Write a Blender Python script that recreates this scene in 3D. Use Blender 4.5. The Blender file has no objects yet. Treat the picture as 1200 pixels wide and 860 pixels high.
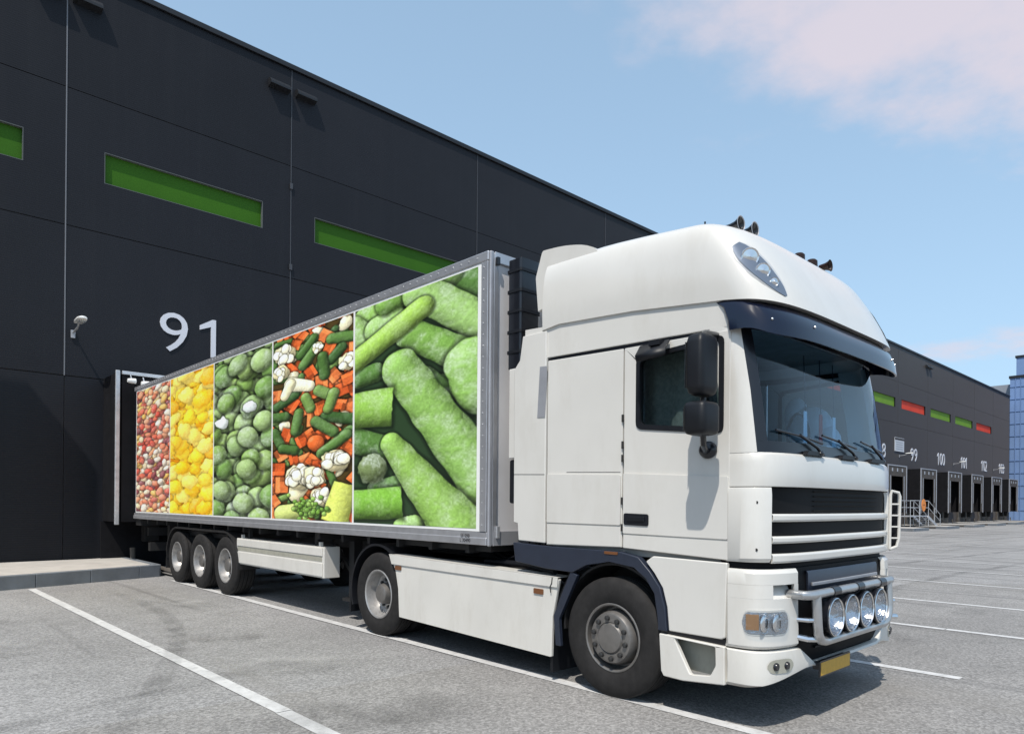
import bpy, bmesh, math, random
import numpy as np
from mathutils import Vector, Matrix
from mathutils.geometry import tessellate_polygon
random.seed(7); rng = np.random.default_rng(11)
S = bpy.context.scene
R = math.radians
# ------------------------------------------------------------------ camera
CAM_H = 1.63
cam = bpy.data.cameras.new('camera'); camo = bpy.data.objects.new('camera', cam)
S.collection.objects.link(camo); S.camera = camo
cam.sensor_width = 36; cam.lens = 820 / 1200 * 36
cam.shift_x = 0; cam.shift_y = (588.5 - 430) / 1200
cam.clip_start = .1; cam.clip_end = 6000
camo.matrix_world = (Matrix.Translation((0, 0, CAM_H)) @ Matrix.Rotation(-R(43.273), 4, 'Z')
                     @ Matrix.Rotation(R(90), 4, 'X') @ Matrix.Rotation(.0085, 4, 'Z'))
# ------------------------------------------------------------------ world and sun
SUN = Vector((1.0, .56, -1.86)).normalized()          # direction the light travels
EL = math.asin(-SUN.z); AZ = math.atan2(-SUN.x, -SUN.y)
W = bpy.data.worlds.new('World'); S.world = W; W.use_nodes = True
nt = W.node_tree; nt.nodes.clear()
def N(tree, t, **k):
    n = tree.nodes.new(t)
    for a, b in k.items():
        if hasattr(n, a): setattr(n, a, b)
    return n
sky = N(nt, 'ShaderNodeTexSky', sky_type='NISHITA', sun_disc=False)
sky.sun_elevation = EL; sky.sun_rotation = AZ
sky.air_density = 1.0; sky.dust_density = 1.6; sky.ozone_density = 1.5; sky.altitude = 50
bg = N(nt, 'ShaderNodeBackground'); bg.inputs[1].default_value = .15
out = N(nt, 'ShaderNodeOutputWorld')
tc = N(nt, 'ShaderNodeTexCoord')
sep = N(nt, 'ShaderNodeSeparateXYZ'); nt.links.new(tc.outputs['Generated'], sep.inputs[0])
# cloud layer: the view direction projected on a high flat deck
def wm(op, a, b=None, c=None):
    n = N(nt, 'ShaderNodeMath', operation=op)
    for i, v in enumerate((a, b, c)):
        if v is None: continue
        if isinstance(v, (int, float)): n.inputs[i].default_value = v
        else: nt.links.new(v, n.inputs[i])
    return n.outputs[0]
zc = wm('MAXIMUM', sep.outputs[2], .03)
zc = wm('ADD', zc, .10)
cx = wm('DIVIDE', sep.outputs[0], zc); cy = wm('DIVIDE', sep.outputs[1], zc)
comb = N(nt, 'ShaderNodeCombineXYZ'); nt.links.new(cx, comb.inputs[0]); nt.links.new(cy, comb.inputs[1])
CL = comb.outputs[0]
nz = N(nt, 'ShaderNodeTexNoise'); nz.inputs['Scale'].default_value = 1.6; nz.inputs['Detail'].default_value = 9
nz.inputs['Roughness'].default_value = .58; nt.links.new(CL, nz.inputs['Vector'])
# one cloud bank standing to the right of the hall
dv = N(nt, 'ShaderNodeVectorMath', operation='SUBTRACT'); nt.links.new(CL, dv.inputs[0]); dv.inputs[1].default_value = (1.30, .38, 0)
mp = N(nt, 'ShaderNodeMapping'); mp.vector_type = 'TEXTURE'; mp.inputs['Rotation'].default_value = (0, 0, R(-24)); mp.inputs['Scale'].default_value = (1.0, .40, 1)
nt.links.new(dv.outputs[0], mp.inputs[0])
ln = N(nt, 'ShaderNodeVectorMath', operation='LENGTH'); nt.links.new(mp.outputs[0], ln.inputs[0])
bank = wm('SUBTRACT', 1.0, ln.outputs['Value']); bank = wm('MAXIMUM', bank, -.35)
cov = wm('MULTIPLY_ADD', bank, .42, nz.outputs[0])
dv2 = N(nt, 'ShaderNodeVectorMath', operation='SUBTRACT'); nt.links.new(CL, dv2.inputs[0]); dv2.inputs[1].default_value = (3.35, .72, 0)
ln2 = N(nt, 'ShaderNodeVectorMath', operation='LENGTH'); nt.links.new(dv2.outputs[0], ln2.inputs[0])
cov = wm('MULTIPLY_ADD', wm('MAXIMUM', wm('SUBTRACT', 1.0, wm('DIVIDE', ln2.outputs['Value'], .75)), 0.0), .34, cov)   # a few small clouds low down
cr = N(nt, 'ShaderNodeMapRange'); cr.interpolation_type = 'SMOOTHSTEP'
cr.inputs[1].default_value = .55; cr.inputs[2].default_value = .80; cr.inputs[3].default_value = 0; cr.inputs[4].default_value = .8
nt.links.new(cov, cr.inputs[0])
veil = N(nt, 'ShaderNodeMix', data_type='RGBA'); hz_ = wm('SUBTRACT', 1.0, wm('MAXIMUM', sep.outputs[2], 0.0)); hz_ = wm('MULTIPLY_ADD', wm('POWER', hz_, 2.2), .42, .40); nt.links.new(hz_, veil.inputs[0])   # thin haze, denser towards the horizon
nt.links.new(sky.outputs[0], veil.inputs[6]); veil.inputs[7].default_value = (3.65, 5.45, 7.2, 1)
mixc = N(nt, 'ShaderNodeMix', data_type='RGBA'); nt.links.new(cr.outputs[0], mixc.inputs[0])
nt.links.new(veil.outputs[2], mixc.inputs[6]); mixc.inputs[7].default_value = (5.35, 4.75, 5.15, 1)
nt.links.new(mixc.outputs[2], bg.inputs[0]); nt.links.new(bg.outputs[0], out.inputs[0])
sun = bpy.data.lights.new('sun', 'SUN'); sun.energy = 4.25; sun.angle = R(.5); sun.color = (1, .945, .86)
suno = bpy.data.objects.new('sun', sun); S.collection.objects.link(suno)
suno.rotation_euler = SUN.to_track_quat('-Z', 'Y').to_euler(); suno.location = (0, 0, 30)
S.view_settings.view_transform = 'Standard'; S.view_settings.look = 'None'
S.view_settings.exposure = 0.0; S.view_settings.gamma = 1
S.render.engine = 'CYCLES'
S.cycles.use_denoising = True; S.cycles.max_bounces = 8; S.cycles.transparent_max_bounces = 12
S.cycles.caustics_reflective = False; S.cycles.caustics_refractive = False

# ------------------------------------------------------------------ materials
MATS = {}
def M(name, col, rough=.5, metal=0, var=0, vs=3., bump=0, bs=60., spec=.5, coat=0, dirt=0, dcol=(.12, .10, .08)):
    m = bpy.data.materials.new(name); m.use_nodes = True; t = m.node_tree
    b = t.nodes['Principled BSDF']
    b.inputs['Base Color'].default_value = (*col, 1); b.inputs['Roughness'].default_value = rough
    b.inputs['Metallic'].default_value = metal; b.inputs['Specular IOR Level'].default_value = spec
    b.inputs['Coat Weight'].default_value = coat; b.inputs['Coat Roughness'].default_value = .08
    co = t.nodes.new('ShaderNodeTexCoord')
    ge = t.nodes.new('ShaderNodeNewGeometry')
    src = None
    if var or dirt:
        n = t.nodes.new('ShaderNodeTexNoise'); n.inputs['Scale'].default_value = vs; n.inputs['Detail'].default_value = 6
        t.links.new(ge.outputs['Position'], n.inputs['Vector'])
        r = t.nodes.new('ShaderNodeMapRange'); r.inputs[1].default_value = .3; r.inputs[2].default_value = .7
        r.inputs[3].default_value = 1 - var; r.inputs[4].default_value = 1 + var
        t.links.new(n.outputs[0], r.inputs[0])
        mx = t.nodes.new('ShaderNodeMix'); mx.data_type = 'RGBA'; mx.blend_type = 'MULTIPLY'; mx.inputs[0].default_value = 1
        mx.inputs[6].default_value = (*col, 1); t.links.new(r.outputs[0], mx.inputs[7])
        src = mx.outputs[2]
        if dirt:
            n2 = t.nodes.new('ShaderNodeTexNoise'); n2.inputs['Scale'].default_value = vs * 2.3; n2.inputs['Detail'].default_value = 9
            n2.inputs['Roughness'].default_value = .7
            mp = t.nodes.new('ShaderNodeMapping'); mp.inputs['Scale'].default_value = (1, 1, .35)
            t.links.new(ge.outputs['Position'], mp.inputs[0]); t.links.new(mp.outputs[0], n2.inputs['Vector'])
            r2 = t.nodes.new('ShaderNodeMapRange'); r2.inputs[1].default_value = .5; r2.inputs[2].default_value = .78
            r2.inputs[4].default_value = dirt; t.links.new(n2.outputs[0], r2.inputs[0])
            m2 = t.nodes.new('ShaderNodeMix'); m2.data_type = 'RGBA'; m2.inputs[7].default_value = (*dcol, 1)
            t.links.new(r2.outputs[0], m2.inputs[0]); t.links.new(src, m2.inputs[6]); src = m2.outputs[2]
        t.links.new(src, b.inputs['Base Color'])
    if bump:
        n = t.nodes.new('ShaderNodeTexNoise'); n.inputs['Scale'].default_value = bs; n.inputs['Detail'].default_value = 4
        t.links.new(ge.outputs['Position'], n.inputs['Vector'])
        bp = t.nodes.new('ShaderNodeBump'); bp.inputs['Strength'].default_value = bump; bp.inputs['Distance'].default_value = .01
        t.links.new(n.outputs[0], bp.inputs['Height']); t.links.new(bp.outputs[0], b.inputs['Normal'])
    MATS[name] = m
    return m
white = M('white_paint', (.64, .622, .583), .26, var=.035, vs=1.3, coat=.4, dirt=.24, dcol=(.42, .38, .31))
white_low = M('white_lower_paint', (.65, .63, .585), .4, var=.04, vs=2.2, coat=.15, dirt=.30, dcol=(.40, .36, .30))
white_cl = M('white_lacquer', (.80, .79, .77), .3, var=.02, vs=2, coat=.2)
alu = M('aluminium', (.50, .50, .52), .42, .7, var=.10, vs=7, bump=.05, bs=30)
alu_frame = M('grey_aluminium_frame', (.36, .365, .39), .45, .35, var=.08, vs=6)
galv = M('galvanised_steel', (.55, .56, .58), .45, .6, var=.12, vs=9)
black = M('black_plastic', (.009, .010, .013), .45, spec=.3, var=.15, vs=8, bump=.05, bs=200)
satin = M('black_satin', (.008, .009, .013), .28, coat=.2)
navy = M('navy_visor', (.003, .006, .020), .14, coat=.2)
matt = M('matt_black', (.005, .005, .006), .6, spec=.15)
navyf = M('blue_grey_fender', (.020, .026, .043), .38, var=.1, vs=9)
rubber = M('rubber', (.019, .018, .018), .8, var=.25, vs=14, bump=.12, bs=120, dirt=.25, dcol=(.045, .042, .038), spec=.3)
chassis_m = M('chassis_paint', (.012, .012, .013), .6, var=.25, vs=7, dirt=.4, dcol=(.035, .03, .026))
rim_m = M('steel_rim', (.42, .41, .40), .38, .55, var=.12, vs=11, dirt=.55, dcol=(.10, .085, .07))
hub_m = M('hub_grey', (.20, .19, .18), .42, .5, var=.12, vs=15, dirt=.3)
nut_m = M('wheel_nut_black', (.03, .03, .03), .45)
chrome = M('chrome', (.78, .78, .78), .18, 1)
barm = M('polished_tube', (.50, .50, .50), .32, .8, var=.05, vs=20)
amber = M('amber_lens', (.42, .15, .03), .25, coat=.5)
amberd = M('dull_amber_lens', (.16, .06, .02), .35, coat=.2)
spotm = M('spot_reflector', (.55, .56, .58), .12, .98, bump=.9, bs=28)
smoke = M('dark_amber_lens', (.022, .010, .007), .35, spec=.3)
yellow = M('plate_yellow', (.52, .30, .03), .45, var=.08, vs=30)
recess_m = M('step_recess_grey', (.36, .35, .29), .55, var=.10, vs=8, dirt=.3)
tread_m = M('step_tread', (.34, .34, .34), .5, .4, var=.2, vs=40)
seam_m = M('seam_dark', (.02, .02, .02), .8)
inter_m = M('cab_interior', (.26, .26, .25), .8, var=.15, vs=6)
dash_m = M('dashboard_grey', (.13, .135, .14), .6, var=.1, vs=9)
seat_m = M('seat_fabric', (.28, .29, .31), .85, var=.2, vs=30)
pale_m = M('pale_cloth', (.78, .80, .80), .8, var=.1, vs=12)
red_m = M('red_cloth', (.45, .03, .025), .7)
paper_m = M('paper', (.8, .8, .76), .6)
yel_m = M('yellow_toy', (.75, .5, .03), .5)
ivory = M('ivory_border', (.82, .82, .80), .35)
digit_m = M('dock_digit_white', (.60, .61, .66), .5)
greenA = M('green_glass_panel', (.036, .118, .007), .5, spec=.15, var=.05, vs=1.2)
greenB = M('light_green_panel', (.14, .27, .025), .6, var=.08, vs=1.2, spec=.15)
redB = M('orange_red_panel', (.62, .06, .03), .6, var=.08, vs=1.2, spec=.15)
shel_m = M('shelter_black', (.010, .010, .012), .85, var=.2, vs=4, spec=.12)
curt_m = M('shelter_curtain', (.055, .045, .038), .75, var=.25, vs=3, dirt=.35, dcol=(.12, .10, .08))
dock_m = M('dock_concrete_dark', (.085, .075, .065), .85, var=.3, vs=3)
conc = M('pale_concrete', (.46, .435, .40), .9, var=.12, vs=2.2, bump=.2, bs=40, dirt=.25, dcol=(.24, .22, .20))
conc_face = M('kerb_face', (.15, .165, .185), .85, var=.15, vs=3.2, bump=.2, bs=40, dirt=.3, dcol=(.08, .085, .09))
line_m = M('road_paint', (.56, .555, .55), .8, var=.10, vs=5, bump=.2, bs=90, dirt=.95, dcol=(.29, .285, .28))
orange_m = M('orange_sign', (.72, .23, .03), .5)
sign_m = M('sign_grey_white', (.34, .36, .40), .5)
coping_m = M('coping_black', (.008, .009, .012), .5)
lampw = M('lamp_white', (.75, .75, .73), .35)

def glass(name, tint, gloss=1.0, ior=1.52):
    m = bpy.data.materials.new(name); m.use_nodes = True; t = m.node_tree; t.nodes.clear()
    o = t.nodes.new('ShaderNodeOutputMaterial'); tr = t.nodes.new('ShaderNodeBsdfTransparent'); tr.inputs[0].default_value = (*tint, 1)
    gl = t.nodes.new('ShaderNodeBsdfGlossy'); gl.inputs['Roughness'].default_value = .015; gl.inputs[0].default_value = (gloss, gloss, gloss, 1)
    fr = t.nodes.new('ShaderNodeFresnel'); fr.inputs[0].default_value = ior
    mx = t.nodes.new('ShaderNodeMixShader')
    ge = t.nodes.new('ShaderNodeNewGeometry'); inv = t.nodes.new('ShaderNodeMath'); inv.operation = 'SUBTRACT'; inv.inputs[0].default_value = 1; t.links.new(ge.outputs['Backfacing'], inv.inputs[1])
    mu = t.nodes.new('ShaderNodeMath'); mu.operation = 'MULTIPLY'; t.links.new(fr.outputs[0], mu.inputs[0]); t.links.new(inv.outputs[0], mu.inputs[1])   # a pane does not refract here: no total reflection on the way out
    t.links.new(mu.outputs[0], mx.inputs[0]); t.links.new(tr.outputs[0], mx.inputs[1]); t.links.new(gl.outputs[0], mx.inputs[2])
    t.links.new(mx.outputs[0], o.inputs[0]); MATS[name] = m; return m
ws_glass = glass('windscreen_glass', (.70, .84, .94), ior=1.44)
door_glass = glass('door_glass', (.70, .76, .74), ior=1.38)
lens_glass = glass('lamp_lens', (.93, .95, .97))

def asphalt(name='asphalt', base=(.280, .274, .271, 1)):
    m = bpy.data.materials.new(name); m.use_nodes = True; t = m.node_tree; b = t.nodes['Principled BSDF']
    b.inputs['Roughness'].default_value = .88; b.inputs['Specular IOR Level'].default_value = .25
    ge = t.nodes.new('ShaderNodeNewGeometry'); P = ge.outputs['Position']
    def noise(sc, det, rg=.5, vec=P, scale=None):
        n = t.nodes.new('ShaderNodeTexNoise'); n.inputs['Scale'].default_value = sc; n.inputs['Detail'].default_value = det
        n.inputs['Roughness'].default_value = rg
        if scale:
            mp = t.nodes.new('ShaderNodeMapping'); mp.inputs['Scale'].default_value = scale[:3]
            mp.inputs['Rotation'].default_value = (0, 0, scale[3] if len(scale) > 3 else 0)
            t.links.new(vec, mp.inputs[0]); vec = mp.outputs[0]
        t.links.new(vec, n.inputs['Vector']); return n.outputs[0]
    def rng_(v, a, b_, c, d):
        r = t.nodes.new('ShaderNodeMapRange'); r.interpolation_type = 'SMOOTHSTEP'
        for i, x in enumerate((a, b_, c, d)): r.inputs[i + 1].default_value = x
        t.links.new(v, r.inputs[0]); return r.outputs[0]
    def mul(c1, v):
        x = t.nodes.new('ShaderNodeMix'); x.data_type = 'RGBA'; x.blend_type = 'MULTIPLY'; x.inputs[0].default_value = 1
        if isinstance(c1, tuple): x.inputs[6].default_value = c1
        else: t.links.new(c1, x.inputs[6])
        t.links.new(v, x.inputs[7]); return x.outputs[2]
    def mixto(c1, c2, f):
        x = t.nodes.new('ShaderNodeMix'); x.data_type = 'RGBA'; t.links.new(f, x.inputs[0]); t.links.new(c1, x.inputs[6])
        x.inputs[7].default_value = c2; return x.outputs[2]
    c = mul(base, rng_(noise(.22, 5, .55), .3, .7, .86, 1.12))
    c = mul(c, rng_(noise(2.6, 5, .6), .3, .7, .94, 1.06))
    # aggregate speckle
    vo = t.nodes.new('ShaderNodeTexVoronoi'); vo.inputs['Scale'].default_value = 62; t.links.new(P, vo.inputs['Vector'])
    sp = t.nodes.new('ShaderNodeSeparateColor'); t.links.new(vo.outputs['Color'], sp.inputs[0])
    c = mul(c, rng_(sp.outputs[0], 0, 1, .76, 1.22))
    c = mul(c, rng_(noise(27, 4, .7), .32, .68, .80, 1.17))
    # brownish worn lanes and tyre streaks along the apron
    c = mixto(c, (.22, .208, .190, 1), rng_(noise(.5, 5, .6, scale=(1.0, .16, 1, R(63))), .54, .74, 0, .7))
    c = mixto(c, (.135, .132, .130, 1), rng_(noise(1.0, 7, .62, scale=(1.5, .07, 1, R(70))), .56, .68, 0, .62))
    c = mixto(c, (.36, .355, .35, 1), rng_(noise(.9, 6, .6, scale=(1.2, .10, 1, R(80))), .58, .74, 0, .5))
    c = mixto(c, (.10, .098, .097, 1), rng_(noise(1.4, 8, .7), .66, .80, 0, .45))
    t.links.new(c, b.inputs['Base Color'])
    bp = t.nodes.new('ShaderNodeBump'); bp.inputs['Strength'].default_value = .55; bp.inputs['Distance'].default_value = .006
    t.links.new(vo.outputs['Distance'], bp.inputs['Height']); t.links.new(bp.outputs[0], b.inputs['Normal'])
    return m
asph = asphalt(); asph2 = asphalt('older_asphalt', (.252, .244, .236, 1))

def wallmat(name, col, pitch, axis, rough=.48, amp=.5, var=.06, spec=.5):
    """metal sandwich-panel skin with fine pressed ribs"""
    m = M(name, col, rough, 0, var=var, vs=.9, spec=spec)
    t = m.node_tree; b = t.nodes['Principled BSDF']
    ge = t.nodes.new('ShaderNodeNewGeometry'); sx = t.nodes.new('ShaderNodeSeparateXYZ'); t.links.new(ge.outputs['Position'], sx.inputs[0])
    mu = t.nodes.new('ShaderNodeMath'); mu.operation = 'MULTIPLY'; mu.inputs[1].default_value = 2 * math.pi / pitch; t.links.new(sx.outputs[axis], mu.inputs[0])
    si = t.nodes.new('ShaderNodeMath'); si.operation = 'SINE'; t.links.new(mu.outputs[0], si.inputs[0])
    bp = t.nodes.new('ShaderNodeBump'); bp.inputs['Strength'].default_value = amp; bp.inputs['Distance'].default_value = .004
    t.links.new(si.outputs[0], bp.inputs['Height']); t.links.new(bp.outputs[0], b.inputs['Normal'])
    return m
hall_m = wallmat('anthracite_cladding', (.0130, .0138, .0178), .05, 2, amp=.12, spec=.2)
for q_ in ('Sheen Weight',): hall_m.node_tree.nodes['Principled BSDF'].inputs[q_].default_value = .10
hall_m.node_tree.nodes['Principled BSDF'].inputs['Sheen Tint'].default_value = (1, .86, .72, 1); hall_m.node_tree.nodes['Principled BSDF'].inputs['Sheen Roughness'].default_value = .35
def weather(m):
    t = m.node_tree; b = t.nodes['Principled BSDF']; src = b.inputs['Base Color'].links[0].from_socket
    oi = t.nodes.new('ShaderNodeObjectInfo'); mr = t.nodes.new('ShaderNodeMapRange'); mr.inputs[3].default_value = .90; mr.inputs[4].default_value = 1.12; t.links.new(oi.outputs['Random'], mr.inputs[0])
    ge = t.nodes.new('ShaderNodeNewGeometry'); mp = t.nodes.new('ShaderNodeMapping'); mp.inputs['Scale'].default_value = (3.2, 3.2, .10); t.links.new(ge.outputs['Position'], mp.inputs[0])
    n = t.nodes.new('ShaderNodeTexNoise'); n.inputs['Scale'].default_value = 1.0; n.inputs['Detail'].default_value = 8; n.inputs['Roughness'].default_value = .65; t.links.new(mp.outputs[0], n.inputs['Vector'])
    r = t.nodes.new('ShaderNodeMapRange'); r.inputs[1].default_value = .5; r.inputs[2].default_value = .75; r.inputs[4].default_value = .2; t.links.new(n.outputs[0], r.inputs[0])
    x = t.nodes.new('ShaderNodeMix'); x.data_type = 'RGBA'; x.blend_type = 'MULTIPLY'; x.inputs[0].default_value = 1; t.links.new(src, x.inputs[6]); t.links.new(mr.outputs[0], x.inputs[7])
    y = t.nodes.new('ShaderNodeMix'); y.data_type = 'RGBA'; t.links.new(r.outputs[0], y.inputs[0]); t.links.new(x.outputs[2], y.inputs[6]); y.inputs[7].default_value = (.024, .025, .028, 1)
    t.links.new(y.outputs[2], b.inputs['Base Color'])
weather(hall_m)
joint_m = M('joint_grey', (.05, .052, .06), .5); joint_l = M('joint_light_grey', (.15, .155, .17), .5)
frame_m = M('strip_frame', (.10, .11, .11), .5, spec=.2)
blue_m = wallmat('blue_cladding', (.15, .24, .43), .25, 1, .6, amp=.2)
grey_far = M('grey_roof_sheet', (.25, .27, .30), .6)

# ------------------------------------------------------------------ mesh helpers
COL = S.collection
def tag(o, label, cat, group=None):
    o['label'] = label; o['category'] = cat
    if group: o['group'] = group
    return o
def empty(name, loc, label, cat, group=None):
    o = bpy.data.objects.new(name, None); o.empty_display_size = .2; o.location = loc; COL.objects.link(o)
    return tag(o, label, cat, group)
def link(name, me, mat, parent=None, bevel=0, seg=2, structure=False):
    if mat and not me.materials: me.materials.append(mat)
    o = bpy.data.objects.new(name, me); COL.objects.link(o)
    if parent is not None:
        o.parent = parent
        if parent.type == 'EMPTY': o.matrix_parent_inverse = Matrix.Translation(-Vector(parent.location))
    if bevel:
        b = o.modifiers.new('bevel', 'BEVEL'); b.width = bevel; b.segments = seg; b.limit_method = 'ANGLE'; b.angle_limit = R(35)
        b.harden_normals = True
    if structure: o['kind'] = 'structure'
    return o
class B:
    def __init__(s): s.v = []; s.f = []
    def add(s, vs, fs):
        n = len(s.v); s.v += [tuple(v) for v in vs]; s.f += [tuple(i + n for i in f) for f in fs]; return s
    def box(s, x0, x1, y0, y1, z0, z1):
        x0, x1 = sorted((x0, x1)); y0, y1 = sorted((y0, y1)); z0, z1 = sorted((z0, z1))
        return s.add([(x0,y0,z0),(x1,y0,z0),(x1,y1,z0),(x0,y1,z0),(x0,y0,z1),(x1,y0,z1),(x1,y1,z1),(x0,y1,z1)],
                     [(0,3,2,1),(4,5,6,7),(0,1,5,4),(1,2,6,5),(2,3,7,6),(3,0,4,7)])
    def bar(s, p, q, w, h=None, up=(0, 0, 1)):
        p = Vector(p); q = Vector(q); d = (q - p).normalized(); h = h or w
        u = Vector(up)
        if abs(d.dot(u)) > .95: u = Vector((1, 0, 0))
        a = d.cross(u).normalized() * w / 2; b = a.cross(d).normalized() * h / 2
        vs = [p-a-b, p+a-b, p+a+b, p-a+b, q-a-b, q+a-b, q+a+b, q-a+b]
        return s.add(vs, [(0,1,2,3),(7,6,5,4),(0,4,5,1),(1,5,6,2),(2,6,7,3),(3,7,4,0)])
    def cyl(s, p, q, r, n=16, r2=None):
        return s.tube([p, q], [r, r if r2 is None else r2], n)
    def tube(s, path, r, n=12, cap=True):
        P = [Vector(p) for p in path]; k = len(P); rs = r if isinstance(r, (list, tuple)) else [r] * k
        vs = []; fs = []; a = None
        for i in range(k):
            d = (P[min(i+1, k-1)] - P[max(i-1, 0)]).normalized()
            if a is None:
                ref = Vector((0, 0, 1)) if abs(d.z) < .9 else Vector((1, 0, 0)); a = d.cross(ref).normalized()
            else: a = (a - d * a.dot(d)).normalized()
            b = d.cross(a)
            for j in range(n):
                t = 2 * math.pi * j / n; vs.append(P[i] + (a * math.cos(t) + b * math.sin(t)) * rs[i])
        for i in range(k - 1):
            for j in range(n): fs.append((i*n+j, i*n+(j+1) % n, (i+1)*n+(j+1) % n, (i+1)*n+j))
        if cap: fs.append(tuple(range(n-1, -1, -1))); fs.append(tuple(range((k-1)*n, k*n)))
        return s.add(vs, fs)
    def lathe(s, prof, c, axis='X', sgn=1, n=32, arc=None):
        """prof: list of (along, radius)"""
        vs = []; fs = []; m = len(prof); ax = 'XYZ'.index(axis); o1, o2 = [(1, 2), (0, 2), (0, 1)][ax]
        full = arc is None; cnt = n if full else n + 1
        for j in range(cnt):
            t = 2 * math.pi * j / n if full else arc[0] + (arc[1] - arc[0]) * j / n
            for a, r in prof:
                p = [c[0], c[1], c[2]]; p[ax] += a * sgn; p[o1] += r * math.cos(t); p[o2] += r * math.sin(t); vs.append(p)
        for j in range(n):
            k = (j + 1) % cnt
            for i in range(m - 1): fs.append((j*m+i, k*m+i, k*m+i+1, j*m+i+1))
        return s.add(vs, fs)
    def grid(s, rows, close=False):
        n = len(rows[0]); vs = [p for r in rows for p in r]; fs = []
        for i in range(len(rows) - 1):
            for j in range(n if close else n - 1): fs.append((i*n+j, i*n+(j+1) % n, (i+1)*n+(j+1) % n, (i+1)*n+j))
        return s.add(vs, fs)
    def plate(s, outer, holes, axis, a0, a1):
        """polygon (2d) with holes, extruded from a0 to a1 along axis"""
        loops = [outer] + list(holes)
        tris = tessellate_polygon([[Vector((p[0], p[1], 0)) for p in l] for l in loops])
        flat = [p for l in loops for p in l]; n = len(flat)
        def pt(p, a):
            return {'X': (a, p[0], p[1]), 'Y': (p[0], a, p[1]), 'Z': (p[0], p[1], a)}[axis]
        vs = [pt(p, a0) for p in flat] + [pt(p, a1) for p in flat]
        fs = [tuple(t) for t in tris] + [tuple(i + n for i in reversed(t)) for t in tris]
        k = 0
        for l in loops:
            m = len(l)
            for i in range(m): fs.append((k+i, k+(i+1) % m, n+k+(i+1) % m, n+k+i))
            k += m
        return s.add(vs, fs)
    def ball(s, c, r, n=12, m=8):
        rx, ry, rz = r if isinstance(r, tuple) else (r, r, r); vs = []; fs = []
        for i in range(m + 1):
            a = math.pi * i / m
            for j in range(n):
                t = 2 * math.pi * j / n
                vs.append((c[0] + rx*math.sin(a)*math.cos(t), c[1] + ry*math.sin(a)*math.sin(t), c[2] + rz*math.cos(a)))
        for i in range(m):
            for j in range(n): fs.append((i*n+j, i*n+(j+1) % n, (i+1)*n+(j+1) % n, (i+1)*n+j))
        return s.add(vs, fs)
    def mesh(s, name, ang=32, fix=True):
        me = bpy.data.meshes.new(name); bm = bmesh.new()
        vv = [bm.verts.new(v) for v in s.v]
        for f in s.f:
            try: bm.faces.new([vv[i] for i in f])
            except ValueError: pass
        bmesh.ops.remove_doubles(bm, verts=bm.verts, dist=1e-5)
        if fix: bmesh.ops.recalc_face_normals(bm, faces=bm.faces)
        bm.to_mesh(me); bm.free()
        me.polygons.foreach_set('use_smooth', [True] * len(me.polygons)); me.set_sharp_from_angle(angle=R(ang)); me.update()
        return me
    def make(s, name, mat, parent=None, bevel=0, seg=2, ang=32, structure=False):
        return link(name, s.mesh(name, ang), mat, parent, bevel, seg, structure)
def rpoly(pts, r, n=4):
    out = []; k = len(pts)
    for i in range(k):
        p0 = Vector(pts[i-1]); p = Vector(pts[i]); p1 = Vector(pts[(i+1) % k])
        a = (p0 - p); b = (p1 - p); rr = min(r if not isinstance(r, (list, tuple)) else r[i], a.length*.48, b.length*.48)
        if rr <= 1e-6: out.append(tuple(p)); continue
        A = p + a.normalized()*rr; Bq = p + b.normalized()*rr
        for j in range(n + 1):
            t = j / n; out.append(tuple(A*(1-t)**2 + p*2*t*(1-t) + Bq*t*t))
    return out
def thick(rows_outer, rows_inner):
    """closed shell between two matching grids"""
    b = B(); b.grid(rows_outer); b.grid(rows_inner)
    b.grid([rows_outer[0], rows_inner[0]]); b.grid([rows_outer[-1], rows_inner[-1]])
    b.grid([[r[0] for r in rows_outer], [r[0] for r in rows_inner]]); b.grid([[r[-1] for r in rows_outer], [r[-1] for r in rows_inner]])
    return b
def tri_mesh_text(txt, size, ext, mat, name, parent, loc, rot):
    cu = bpy.data.curves.new(name, 'FONT'); cu.body = txt; cu.size = size; cu.extrude = ext; cu.align_x = 'CENTER'; cu.offset = -.006*size; cu.resolution_u = 4
    t = bpy.data.objects.new('tmp', cu); COL.objects.link(t)
    dg = bpy.context.evaluated_depsgraph_get(); me = bpy.data.meshes.new_from_object(t.evaluated_get(dg))
    bpy.data.objects.remove(t); me.name = name; me.materials.clear()
    me.transform(Matrix.Translation(loc) @ rot)
    return link(name, me, mat, parent)
FACE_Y = Matrix.Rotation(R(90), 4, 'X')                 # text facing -Y
FACE_X = Matrix.Rotation(R(-90), 4, 'Z') @ FACE_Y       # text facing -X

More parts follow.
